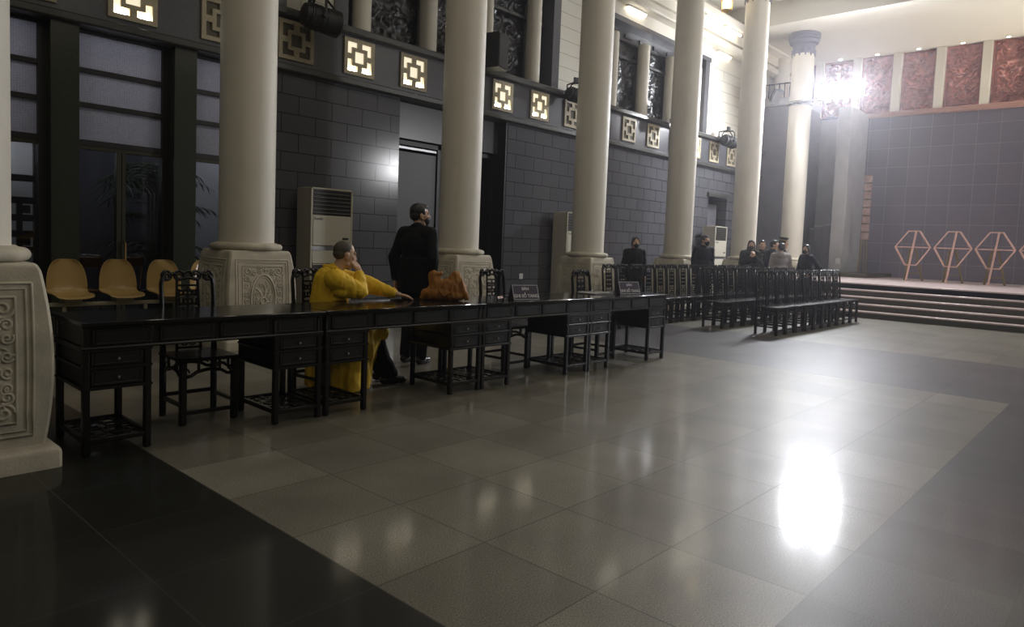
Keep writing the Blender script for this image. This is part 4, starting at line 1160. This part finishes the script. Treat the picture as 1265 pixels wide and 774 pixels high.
palm('palm whose leaf tips show beyond the window next to the second column', (6.5, 12.9, 0), 9, 14, 1.3, .8)
# pierced screen beyond the leftmost window
t = thing('lattice_screen', 'dark geometric openwork screen beyond the leftmost window', 'screen', (1.55, 12.6, 0))
mb = MB()
W, Z0, Z1 = 1.9, 0, 2.9
mb.box(0, 0, 0, .12, .1, Z1); mb.box(W-.12, 0, 0, W, .1, Z1); mb.box(0, 0, Z1-.1, W, .1, Z1); mb.box(0, 0, 0, W, .1, .75)
mb.build('frame', M['framedark'], t)
mb = MB()
for k in range(1, 9): mb.box(W*k/9-.035, .02, .75, W*k/9+.035, .08, Z1-.1 if k % 3 else 1.75)
for z in (.98, 1.22, 1.46, 1.72, 2.05): mb.box(.1, .02, z-.05, W-.1, .08, z+.05)
for k in range(9):
    for z in (1.1, 1.58):
        if (k+int(z*10)) % 2: mb.box(W*(k+.5)/9-.075, .03, z-.05, W*(k+.5)/9+.03, .07, z+.07)
mb.build('fretwork', M['framedark'], t)
# ------------------------------------------------------------------ people (local frame: facing +y, x to the person's right, z up)
def hand_pieces(mb, w, d, n, thumb_side, curl=.5, s=1., splay=.10):
    """w wrist, d pointing along the palm, n out of the back of the hand; thumb_side +1 puts the thumb at n x d"""
    w, d, n = Vector(w), Vector(d).normalized(), Vector(n); n = (n-d*n.dot(d)).normalized()
    t = n.cross(d)*thumb_side
    mb.capsule(w-d*.02, w+d*.02, .025*s, .024*s)
    base = w+d*.085*s
    offs = (.030, .010, -.010, -.029); lens = (.072, .080, .074, .058)
    for o, L in zip(offs, lens):
        k = base+t*o*s-n*.002
        mb.capsule(w+d*.012*s+t*o*.55*s, k, .0145*s, .0118*s)
        dd = (d+t*(o/.03)*splay).normalized(); p = k; ang = 0
        for f, r0, r1 in ((.45, .0102, .0092), (.30, .0092, .0084), (.25, .0084, .0070)):
            ang += curl*.75
            dr = (dd*math.cos(ang)-n*math.sin(ang)).normalized()
            q = p+dr*L*f*s; mb.capsule(p, q, r0*s, r1*s); p = q
    p0 = w+d*.022*s+t*.022*s; dr = (d*.62+t*.75-n*.25).normalized()
    p1 = p0+dr*.042*s; p2 = p1+(d*.9+t*.25-n*.25).normalized()*.034*s; p3 = p2+(d-n*.25).normalized()*.026*s
    mb.capsule(p0, p1, .0165*s, .0125*s); mb.capsule(p1, p2, .0115*s, .0102*s); mb.capsule(p2, p3, .0100*s, .008*s)

def head_pieces(mb, T, s=1.):
    def e(c, r): mb.ell((0, 0, 0), (1, 1, 1), mx=T @ Matrix.Translation(Vector(c)*s) @ Matrix.Diagonal((r[0]*s, r[1]*s, r[2]*s, 1)))
    def c(a, b_, ra, rb): mb.capsule(T @ (Vector(a)*s), T @ (Vector(b_)*s), ra*s, rb*s, 10)
    e((0, -.012, .035), (.074, .094, .084)); e((0, .030, -.035), (.060, .062, .078)); e((0, .02, -.005), (.070, .072, .075))
    c((0, .058, -.098), (0, .066, -.092), .024, .022)
    c((-.045, .02, -.085), (0, .062, -.102), .024, .020); c((.045, .02, -.085), (0, .062, -.102), .024, .020)
    c((0, .090, .016), (0, .106, -.026), .0085, .0125); c((-.013, .094, -.030), (.013, .094, -.030), .009, .009)
    c((-.045, .074, .026), (.045, .074, .026), .013, .013)
    for q in (-1, 1):
        e((q*.042, .066, -.020), (.022, .018, .018)); e((q*.076, -.004, -.012), (.010, .021, .033)); c((q*.076, .006, -.036), (q*.073, .008, -.042), .009, .007)
    c((-.020, .086, -.056), (.020, .086, -.056), .0085, .0085); c((-.018, .084, -.068), (.018, .084, -.068), .0095, .0095)

def person(label, loc, phi, h, top=None, pants=None, headyaw=0, headpitch=0, headroll=0, arms=None, hair='short', mask=False, grp=None,
           voxel=.010, legs=None, coat_len=.80, fat=1., cap=None, buttons=False, hood=False, hands=None, lean=0., collar=True, feet=True):
    s = h/1.70
    t = thing('person', label, 'person', loc, phi-PI/2, grp)
    J = dict(sh=(.178, -.005, 1.385), el=(.225, -.03, 1.115), wr=(.235, .04, .885), hp=(.088, 0, .89), kn=(.098, .015, .475), an=(.10, -.02, .085))
    P = {}
    for q, S in ((1, 'R'), (-1, 'L')):
        for k, v in J.items(): P[k+S] = Vector((v[0]*q, v[1], v[2]))
    if arms: P.update({k: Vector(v) for k, v in arms.items()})
    if legs: P.update({k: Vector(v) for k, v in legs.items()})
    for k in P: P[k] = P[k]*s
    V = lambda x, y, z: Vector((x, y, z))*s
    HT = Matrix.Translation(V(0, .03, 1.575)) @ Matrix.Rotation(headyaw, 4, 'Z') @ Matrix.Rotation(headpitch, 4, 'X') @ Matrix.Rotation(headroll, 4, 'Y')
    def torso(mb, g):
        mb.ell(V(0, -.005, .94), ((.150*fat+g)*s, (.105*fat+g)*s, (.12+g)*s)); mb.ell(V(0, 0, 1.10), ((.140*fat+g)*s, (.100*fat+g)*s, (.16+g)*s))
        mb.ell(V(0, 0, 1.26), ((.158*fat+g)*s, (.112*fat+g)*s, (.17+g)*s))
        mb.capsule(V(-.12, -.01, 1.375), V(.12, -.01, 1.375), (.068+g)*s, (.068+g)*s)
        mb.capsule(V(0, -.015, 1.40), V(0, -.012, 1.44), (.075+g)*s, (.058+g*.3)*s)
    def arm(mb, S, g, short=0):
        a, b_, c = P['sh'+S], P['el'+S], P['wr'+S]
        mb.capsule(a, b_, (.050+g)*s, (.041+g)*s); mb.capsule(b_, c+(b_-c).normalized()*short, (.040+g)*s, (.027+g*.8)*s)
    # one continuous body
    mb = MB(); torso(mb, 0)
    mb.capsule(V(0, -.012, 1.42), HT @ Vector((0, -.015*s, -.06*s)), .056*s, .051*s); head_pieces(mb, HT, s)
    for q, S in ((1, 'R'), (-1, 'L')):
        arm(mb, S, -.004)
        hd = (hands or {}).get(S)
        dd = (P['wr'+S]-P['el'+S]).normalized()
        if hd is None: hand_pieces(mb, P['wr'+S], dd, Vector((q, 0, 0)), q if abs(dd.z) > .5 else q, .35, s*.98)
        else: hand_pieces(mb, P['wr'+S], hd[0], hd[1], hd[2], hd[3], s*.98)
        mb.capsule(P['hp'+S], P['kn'+S], .080*s, .052*s); mb.capsule(P['kn'+S], P['an'+S], .052*s, .034*s)
        if feet: mb.capsule(P['an'+S]-V(0, .02, .04), P['an'+S]+V(0, .14, -.055), .034*s, .026*s)
    body = finish(mb, 'body', M['skin'], t, voxel*.62, 2)
    # jacket and trousers
    mb = MB(); torso(mb, .020)
    mb.loft([[((.160*fat+.02+.03*(1.1-z))*math.cos(a)*s, (.118*fat+.02+.03*(1.1-z))*math.sin(a)*s-.003, z*s) for a in [2*PI*k/24 for k in range(24)]] for z in (coat_len, .9, 1.0, 1.12)])
    for S in 'RL': arm(mb, S, .017, .015)
    jk = finish(mb, 'jacket', top, t, voxel, 5, .010, 9, len(label))
    mb = MB(); mb.tube([V(0, .128*fat+.012, 1.36), V(0, .134*fat+.012, 1.26), V(0, .118*fat+.022, 1.08), V(0, .122*fat+.026, coat_len+.03)], .005*s, 5); mb.build('front_seam', M['shoe'], jk)
    mb = MB()
    if collar: mb.lathe([(.068*s, 1.425*s), (.076*s, 1.43*s), (.070*s, 1.475*s), (.062*s, 1.478*s), (.060*s, 1.43*s)], 20, (0, -.008*s, 0)); mb.build('collar', top, jk)
    else: mb.bm.free()
    mb = MB(); mb.ell(V(0, -.005, .93), (.160*s, .118*s, .11*s))
    for S in 'RL':
        mb.capsule(P['hp'+S], P['kn'+S], .094*s, .070*s); mb.capsule(P['kn'+S], P['an'+S]+V(0, 0, .01), .068*s, .060*s)
    finish(mb, 'trousers', pants, t, voxel, 4, .008, 9, 5)
    if feet:
        for S in 'RL':
            mb = MB(); a = P['an'+S]
            mb.capsule(a+V(0, -.03, -.045), a+V(0, .13, -.052), .042*s, .034*s); mb.capsule(a+V(0, -.02, .0), a+V(0, .02, -.04), .043*s, .04*s)
            o = finish(mb, 'shoe', M['shoe'], t, .010, 3)
            for v in o.data.vertices:
                if v.co.z < .004: v.co.z = .004
    # hair
    mb = MB()
    def he(c, r): mb.ell((0, 0, 0), (1, 1, 1), mx=HT @ Matrix.Translation(Vector(c)*s) @ Matrix.Diagonal((r[0]*s, r[1]*s, r[2]*s, 1)))
    def sweep(q):
        L_ = [(q*.006, .040, .112), (q*.036, .056, .086), (q*.060, .048, .052), (q*.074, .020, .010), (q*.078, -.002, -.045)]
        for a_, b_ in zip(L_, L_[1:]): mb.capsule(HT @ (Vector(a_)*s), HT @ (Vector(b_)*s), .017*s, .016*s)
        he((q*.030, .015, .090), (.042, .055, .028))
    if hair == 'short':
        he((0, -.022, .046), (.080, .094, .083)); he((0, -.050, .0), (.074, .062, .065)); he((0, .03, .088), (.055, .052, .034))
        for q in (-1, 1): he((q*.066, .012, .035), (.014, .028, .036))
    elif hair == 'long':
        he((0, -.034, .046), (.078, .090, .082)); he((0, -.066, -.05), (.080, .050, .13)); he((0, -.062, -.16), (.080, .045, .10))
        for q in (-1, 1): he((q*.074, -.022, -.02), (.013, .030, .09)); he((q*.080, -.02, -.13), (.022, .03, .10)); sweep(q)
    elif hair == 'bob':
        he((0, -.034, .046), (.079, .090, .083)); he((0, -.062, -.03), (.082, .052, .08))
        for q in (-1, 1): he((q*.074, -.024, -.02), (.013, .032, .07)); sweep(q)
    elif hair == 'tied':
        he((0, -.022, .042), (.083, .098, .087)); he((0, -.055, .0), (.076, .058, .065)); he((0, -.11, .01), (.035, .035, .04)); he((0, .04, .08), (.058, .045, .032))
        for q in (-1, 1): he((q*.068, .008, .02), (.014, .035, .045))
    elif hair == 'shaved':
        he((0, -.014, .037), (.0755, .0945, .085)); he((0, -.045, .0), (.070, .062, .06))
    finish(mb, 'hair', M['scalp'] if hair == 'shaved' else M['hair'], t, .007, 3, .004 if hair != 'shaved' else 0, 30, 2)
    # eyes
    for q in (-1, 1):
        mb = MB(); mb.ell((0, 0, 0), (1, 1, 1), mx=HT @ Matrix.Translation(Vector((q*.031, .079, .006))*s) @ Matrix.Diagonal((.0125*s, .007*s, .0065*s, 1)), seg=10)
        mb.build('eye', M['eye'], body)
    if mask:
        mb = MB()
        def me_(c, r): mb.ell((0, 0, 0), (1, 1, 1), mx=HT @ Matrix.Translation(Vector(c)*s) @ Matrix.Diagonal((r[0]*s, r[1]*s, r[2]*s, 1)))
        me_((0, .048, -.052), (.061, .062, .054)); me_((0, .080, -.03), (.032, .036, .032)); me_((0, .055, -.085), (.044, .040, .032))
        mk = finish(mb, 'face_mask', M['mask'], t, .006, 4)
        mb = MB()
        for q in (-1, 1):
            for z in (-.02, -.075):
                mb.tube([HT @ (Vector((q*.055, .055, z))*s), HT @ (Vector((q*.074, .02, z*.6-.0))*s), HT @ (Vector((q*.083, -.018, -.012+z*.2))*s)], .0028*s, 5)
        mb.build('ear_loop', M['mask'], mk)
    if cap:
        mb = MB(); m0 = HT @ Matrix.Translation((0, -.01*s, .075*s)) @ Matrix.Rotation(-.12, 4, 'X')
        mb.lathe([(.086*s, 0), (.088*s, .03*s), (.12*s, .062*s), (.118*s, .075*s), (.05*s, .085*s), (0, .086*s)], 24, mx=m0); cp = mb.build('peaked_cap', cap, t)
        mb = MB(); mb.prism([(.07*math.cos(a)*s, (.05+.085*math.sin(a))*s) for a in [PI*k/12 for k in range(13)]], .0, .006*s, m0); mb.build('visor', M['shoe'], cp)
        mb = MB(); mb.lathe([(.0885*s, .002*s), (.0895*s, .016*s)], 24, mx=m0); mb.build('gold_band', M['gold'], cp)
    if buttons:
        for k in range(4):
            mb = MB(); mb.ell(V(.0, .133*fat+.004, 1.33-.085*k), (.011*s, .008*s, .011*s), seg=10); mb.build('button', M['gold'], jk)
        for q in (-1, 1):
            mb = MB(); mb.bbox(q*.10*s-.025, -.09*s, 1.452*s, q*.10*s+.04*q, .05*s, 1.466*s, .004); mb.build('shoulder_board', M['gold'], jk)
    if hood:
        mb = MB(); mb.ell(V(0, -.085, 1.39), (.125*s, .075*s, .095*s)); mb.capsule(V(-.085, -.02, 1.43), V(.085, -.02, 1.43), .05*s, .05*s)
        finish(mb, 'hood', top, jk, .009, 5, .012, 12, 7)
    return t, P, HT, s

# man in black standing behind the desks, hands behind, looking right
t, P, HT, s = person('man in a black jacket and black mask standing behind the desks', (5.05, 6.12, 0), math.radians(14), 1.785, M['blackcloth'], M['blackcloth'],
    headyaw=math.radians(-38), hair='short', mask=True, voxel=.009,
    arms=dict(elL=(-.255, -.07, 1.12), wrL=(-.235, -.06, .89), elR=(.255, -.075, 1.12), wrR=(.235, -.03, .88)), coat_len=.76, fat=1.15)
mb = MB(); mb.bbox(-.014, .150*s, 1.285*s, .02, .158*s, 1.30*s, .002, Matrix.Translation((.09, -.018, 0))); mb.build('chest_badge', M['whitepaint'], t)

# far people
GF = 'people standing behind the rows of chairs'
AR = lambda **k: k
person('person in black coat and mask standing behind the back row, left of the fifth column', (11.92, 7.72, 0), math.radians(-128), 1.60, M['blackcloth'], M['blackcloth'], hair='bob', mask=True, grp=GF, fat=1.12)
person('man in a black jacket and black mask before the far air conditioner', (14.5, 7.56, 0), math.radians(-125), 1.735, M['navycloth'], M['blackcloth'], headyaw=math.radians(25), hair='short', mask=True, grp=GF, fat=1.05)
person('long-haired woman in dark olive jacket and black mask, hands raised to her chin', (16.2, 7.22, 0), math.radians(-140), 1.68, M['greencloth'], M['blackcloth'], headyaw=math.radians(-12), hair='long', mask=True, grp=GF, fat=1.08,
       arms=dict(elL=(-.24, .10, 1.13), wrL=(-.045, .20, 1.31), elR=(.24, .10, 1.13), wrR=(.05, .21, 1.29)), hands=dict(L=((.35, .1, .9), (-.5, .8, .2), 1, .6), R=((-.35, .1, .9), (.5, .8, .2), -1, .6)))
person('man in dark buttoned uniform with gold shoulder boards, facing the hall bare-headed', (17.3, 7.42, 0), math.radians(-145), 1.71, M['greencloth'], M['greencloth'], hair='short', buttons=True, grp=GF)
person('man in dark jacket turning his unmasked face towards the pale hooded jacket', (16.95, 6.98, 0), math.radians(-95), 1.715, M['navycloth'], M['blackcloth'], headyaw=math.radians(15), hair='short', grp=GF)
person('person in uniform and peaked cap mostly hidden behind the pale hooded jacket', (17.6, 7.02, 0), math.radians(-60), 1.77, M['greencloth'], M['greencloth'], hair='short', cap=M['greencloth'], grp=GF, buttons=True)
person('dark-haired person seen from behind in a pale grey hooded jacket', (16.55, 6.62, 0), math.radians(30), 1.64, M['greycloth'], M['blackcloth'], headyaw=math.radians(15), hair='tied', hood=True, grp=GF, fat=1.12)
person('person in dark jacket and black mask with an elbow bent, rightmost of the group', (16.85, 6.12, 0), math.radians(150), 1.625, M['navycloth'], M['blackcloth'], headyaw=math.radians(22), hair='bob', mask=True, grp=GF,
       arms=dict(elL=(-.36, -.10, 1.14), wrL=(-.21, .04, .96), elR=(.23, .02, 1.11), wrR=(.20, .16, .95)))

# the monk: seated sideways to the desk, right elbow on the desk, hand at the chin, left arm along the desk
def monk():
    phi = math.radians(-18)
    O = Vector((3.57, 5.49, 0)); R3 = Matrix.Rotation(phi-PI/2, 4, 'Z'); inv = (Matrix.Translation(O) @ R3).inverted()
    W = lambda x, y, z: inv @ Vector((x, y, z))
    t = thing('person', 'monk in a yellow robe seated at the desk, hand at his chin', 'person', O, phi-PI/2)
    hc = W(3.645, 5.43, 1.225)
    look = math.radians(3)
    HT = Matrix.Translation(hc) @ Matrix.Rotation(look, 4, 'Z') @ Matrix.Rotation(-.14, 4, 'X')
    nb = W(3.56, 5.462, 1.105)
    shR, shL = W(3.475, 5.31, 1.010), W(3.64, 5.63, 1.015)
    elR, wrR = W(3.69, 5.235, .872), W(3.735, 5.335, 1.085)
    elL, wrL = W(3.92, 5.45, .945), W(4.06, 5.205, .875)
    hip = Vector((0, -.05, .55))
    knR, knL = W(3.96, 5.33, .52), W(3.98, 5.55, .53); anR, anL = W(4.10, 5.36, .09), W(4.16, 5.56, .09)
    mb = MB()
    mb.capsule(hip, nb-Vector((0, .02, .12)), .13, .12); mb.capsule(shR, shL, .055, .055); mb.capsule(nb-Vector((0, 0, .06)), HT @ Vector((0, -.015, -.06)), .058, .052)
    head_pieces(mb, HT, 1.)
    for a, b_, c in ((shR, elR, wrR), (shL, elL, wrL)):
        mb.capsule(a, b_, .045, .038); mb.capsule(b_, c, .038, .028)
    # right hand cups the chin, left hand rests flat on the desk
    chin = HT @ Vector((.035, .085, -.060))
    dR = (chin-wrR).normalized()
    fw = HT.to_3x3() @ Vector((0, 1, 0)); rt_ = HT.to_3x3() @ Vector((1, 0, 0))
    hand_pieces(mb, wrR, dR, rt_*.8+fw*.6, -1, .62, 1.0)
    dl = (wrL-elL).normalized()
    dW = (inv.to_3x3() @ Vector((.75, -.62, -.12))).normalized()
    hand_pieces(mb, wrL, dW, Vector((0, 0, 1)), 1, .26, 1.0, .18)
    for a, b_, c in ((Vector((.09, 0, .52)), knR, anR), (Vector((-.09, 0, .52)), knL, anL)):
        mb.capsule(a, b_, .075, .055); mb.capsule(b_, c, .05, .036); mb.capsule(c-Vector((0, .02, .04)), c+Vector((0, .14, -.055)), .032, .026)
    body = finish(mb, 'body', M['skin'], t, .0058, 2)
    # robe: bodice, wide sleeves, skirt falling to the floor
    mb = MB()
    mb.capsule(hip, nb-Vector((0, .03, .13)), .185, .150); mb.ell((0, -.02, .78), (.215, .150, .22))
    mb.capsule(shR, shL, .088, .088); mb.capsule(nb-Vector((0, .02, .08)), nb-Vector((0, .01, .035)), .10, .076)
    mb.capsule(shR, elR+Vector((0, -.01, .04)), .094, .066); mb.capsule(elR+Vector((0, 0, .03)), elR+(wrR-elR)*.80, .062, .048)
    mb.capsule(elR+Vector((0, -.05, .045)), elR+Vector((0, -.19, .04)), .075, .06); mb.capsule(elR+(wrR-elR)*.45, elR+Vector((0, -.12, .04)), .045, .06)
    mb.capsule(shL, elL, .098, .085); mb.capsule(elL, wrL+(elL-wrL).normalized()*.035, .083, .046)
    mb.capsule(elL+Vector((0, -.05, -.02)), wrL+(elL-wrL)*.35+Vector((0, 0, -.004)), .06, .04)
    bod = mb
    top_o = finish(bod, 'robe_top', M['robe'], t, .009, 5, .008, 15, 4)
    dk = .828
    inv3 = (Matrix.Translation(O) @ R3)
    for v in top_o.data.vertices:      # cloth lying on the desk stays above its top
        w_ = inv3 @ v.co
        if w_.y < 5.31 and w_.z < dk and w_.z > .6: v.co.z += dk-w_.z+.001
    mb = MB()
    mb.capsule((0, -.03, .60), (0, -.03, .66), .20, .20)
    for k in (knR, knL):
        mb.capsule((0, 0, .58), k, .13, .10)
    kk = (knR+knL)/2
    rings = []
    for z, sx, y0, y1 in ((.60, .22, -.22, kk.y+.06), (.45, .25, -.22, kk.y+.07), (.25, .29, -.20, kk.y-.0), (.10, .32, -.20, kk.y-.03), (.035, .34, -.20, kk.y-.03)):
        r = []
        for i in range(40):
            a = 2*PI*i/40; wv = 1+.07*math.sin(a*9)*(1-z/.62)+.04*math.sin(a*5+1)
            r.append((sx*math.cos(a)*wv, (y0+y1)/2+(y1-y0)/2*math.sin(a)*wv-.02, z))
        rings.append(r)
    mb.loft(rings)
    finish(mb, 'robe_skirt', M['robe'], t, .010, 3, .014, 9, 9)
    # black trousers and shoes showing past the hem
    mb = MB()
    for k_, a_ in ((knL, anL), (knR, anR)): mb.capsule(k_-Vector((0, .03, .03)), a_+Vector((0, .0, .02)), .078, .066); mb.capsule(k_+Vector((0, -.04, -.12)), a_+Vector((0, .05, .02)), .07, .055)
    finish(mb, 'trousers', M['blackcloth'], t, .009, 4, .008, 10, 2)
    for a in (anR, anL):
        mb = MB(); mb.capsule(a+Vector((0, -.03, -.045)), a+Vector((0, .16, -.052)), .045, .035); mb.capsule(a, a+Vector((0, .02, -.04)), .043, .04)
        o = finish(mb, 'shoe', M['shoe'], t, .009, 3)
        for v in o.data.vertices:
            if v.co.z < .004: v.co.z = .004
    mb = MB()
    def he(c, r): mb.ell((0, 0, 0), (1, 1, 1), mx=HT @ Matrix.Translation(Vector(c)) @ Matrix.Diagonal((*r, 1)))
    he((0, -.018, .039), (.0762, .093, .0845)); he((0, -.048, .0), (.0705, .060, .055))
    finish(mb, 'hair', M['scalp'], t, .006, 3)
    for q in (-1, 1):
        mb = MB(); mb.ell((0, 0, 0), (1, 1, 1), mx=HT @ Matrix.Translation((q*.031, .079, .006)) @ Matrix.Diagonal((.0125, .007, .0065, 1)), seg=10); mb.build('eye', M['eye'], body)
        mb = MB(); mb.tube([HT @ Vector((q*.018, .089, .030)), HT @ Vector((q*.034, .085, .034)), HT @ Vector((q*.048, .076, .028))], .0035, 5); mb.build('eyebrow', M['hair'], body)
    # crossed collar folds
    mb = MB()
    mb.tube([nb+Vector((-.085, -.02, -.015)), nb+Vector((-.05, .075, -.06)), nb+Vector((.02, .125, -.15)), nb+Vector((.07, .13, -.25))], [.022, .024, .022, .018], 8)
    mb.tube([nb+Vector((.085, -.02, -.015)), nb+Vector((.05, .078, -.06)), nb+Vector((-.01, .13, -.15))], [.022, .024, .02], 8)
    mb.tube([nb+Vector((-.085, -.02, -.012)), nb+Vector((0, -.085, .012)), nb+Vector((.085, -.02, -.012))], .022, 8)
    mb.build('collar_fold', M['robe'], top_o)
monk()
# ------------------------------------------------------------------ light
def lamp(name, loc, power, color=(1, 1, 1), size=.2, kind='POINT', rot=None, spot=None):
    l = bpy.data.lights.new(name, kind); l.energy = power; l.color = color
    if kind == 'AREA': l.shape = 'DISK'; l.size = size
    else: l.shadow_soft_size = size
    if kind == 'SPOT': l.spot_size = spot or 1.4; l.spot_blend = .8
    o = bpy.data.objects.new(name, l); col.objects.link(o); o.location = loc
    if rot: o.rotation_euler = rot
    return o
WARM = (1., .90, .72)
# ceiling lamps of the hall (above the frame)
for x in (-3.8, 1.5, 6.5, 11.5, 16.5):
    for y in (5.2, -1.5, -6.5):
        lamp('ceiling_lamp', (x, y, ZC-.05), HALLW, WARM, .9, 'AREA')
for k, y in enumerate((8.42, 7.26, 6.04, 4.83, 3.66)):
    lamp('downlight_lamp', (XB-.42, y, ZST-.05), 35, (1, .92, .8), .05, 'SPOT', (0, math.radians(8), 0), 1.5)
lamp('added_stage_fill', (23.2, -2.2, 1.3), STAGEFILL, (1, .92, .78), .3, 'SPOT', (math.radians(180-46), 0, 0), .75)  # unseen spot added off to the right to brighten the stage ceiling
# corridor lamps beyond the windows
for x in (.6, 2.0, 3.5, 5.0): lamp('corridor_lamp', (x, 11.9, 4.1), CORR, (.88, .88, 1.), .2)
lamp('added_panel_fill', (2.5, 12.98, 2.5), 3.5, (.95, .95, 1.), .1); lamp('added_panel_fill', (6.9, 13.2, 3.2), 12, (.85, .86, 1.), .1)  # unseen lights added to brighten the pale panels beyond the glass
for y in (-5.4, -6.2): lamp('side_floodlight', (20.5, y, 4.6), SIDE, (.97, .97, 1.), .25, 'SPOT', (math.radians(88), 0, math.radians(28)), 2.2)
w = bpy.data.worlds.new('world'); scene.world = w; w.use_nodes = True
w.node_tree.nodes['Background'].inputs[0].default_value = (.5, .55, .7, 1); w.node_tree.nodes['Background'].inputs[1].default_value = .02
vs = scene.view_settings
scene.display_settings.display_device = 'sRGB'
vs.view_transform = 'Standard'; vs.look = 'None'; vs.gamma = 1; vs.use_curve_mapping = False; vs.exposure = EXPO
# thin scattering volume added to give the glow around the floodlights
if HAZE:
    nt = w.node_tree; v_ = nt.nodes.new('ShaderNodeVolumeScatter')
    v_.inputs['Density'].default_value = HAZE; v_.inputs['Color'].default_value = (.93, .92, 1., 1); v_.inputs['Anisotropy'].default_value = HAZEG
    nt.links.new(v_.outputs[0], nt.nodes['World Output'].inputs['Volume'])
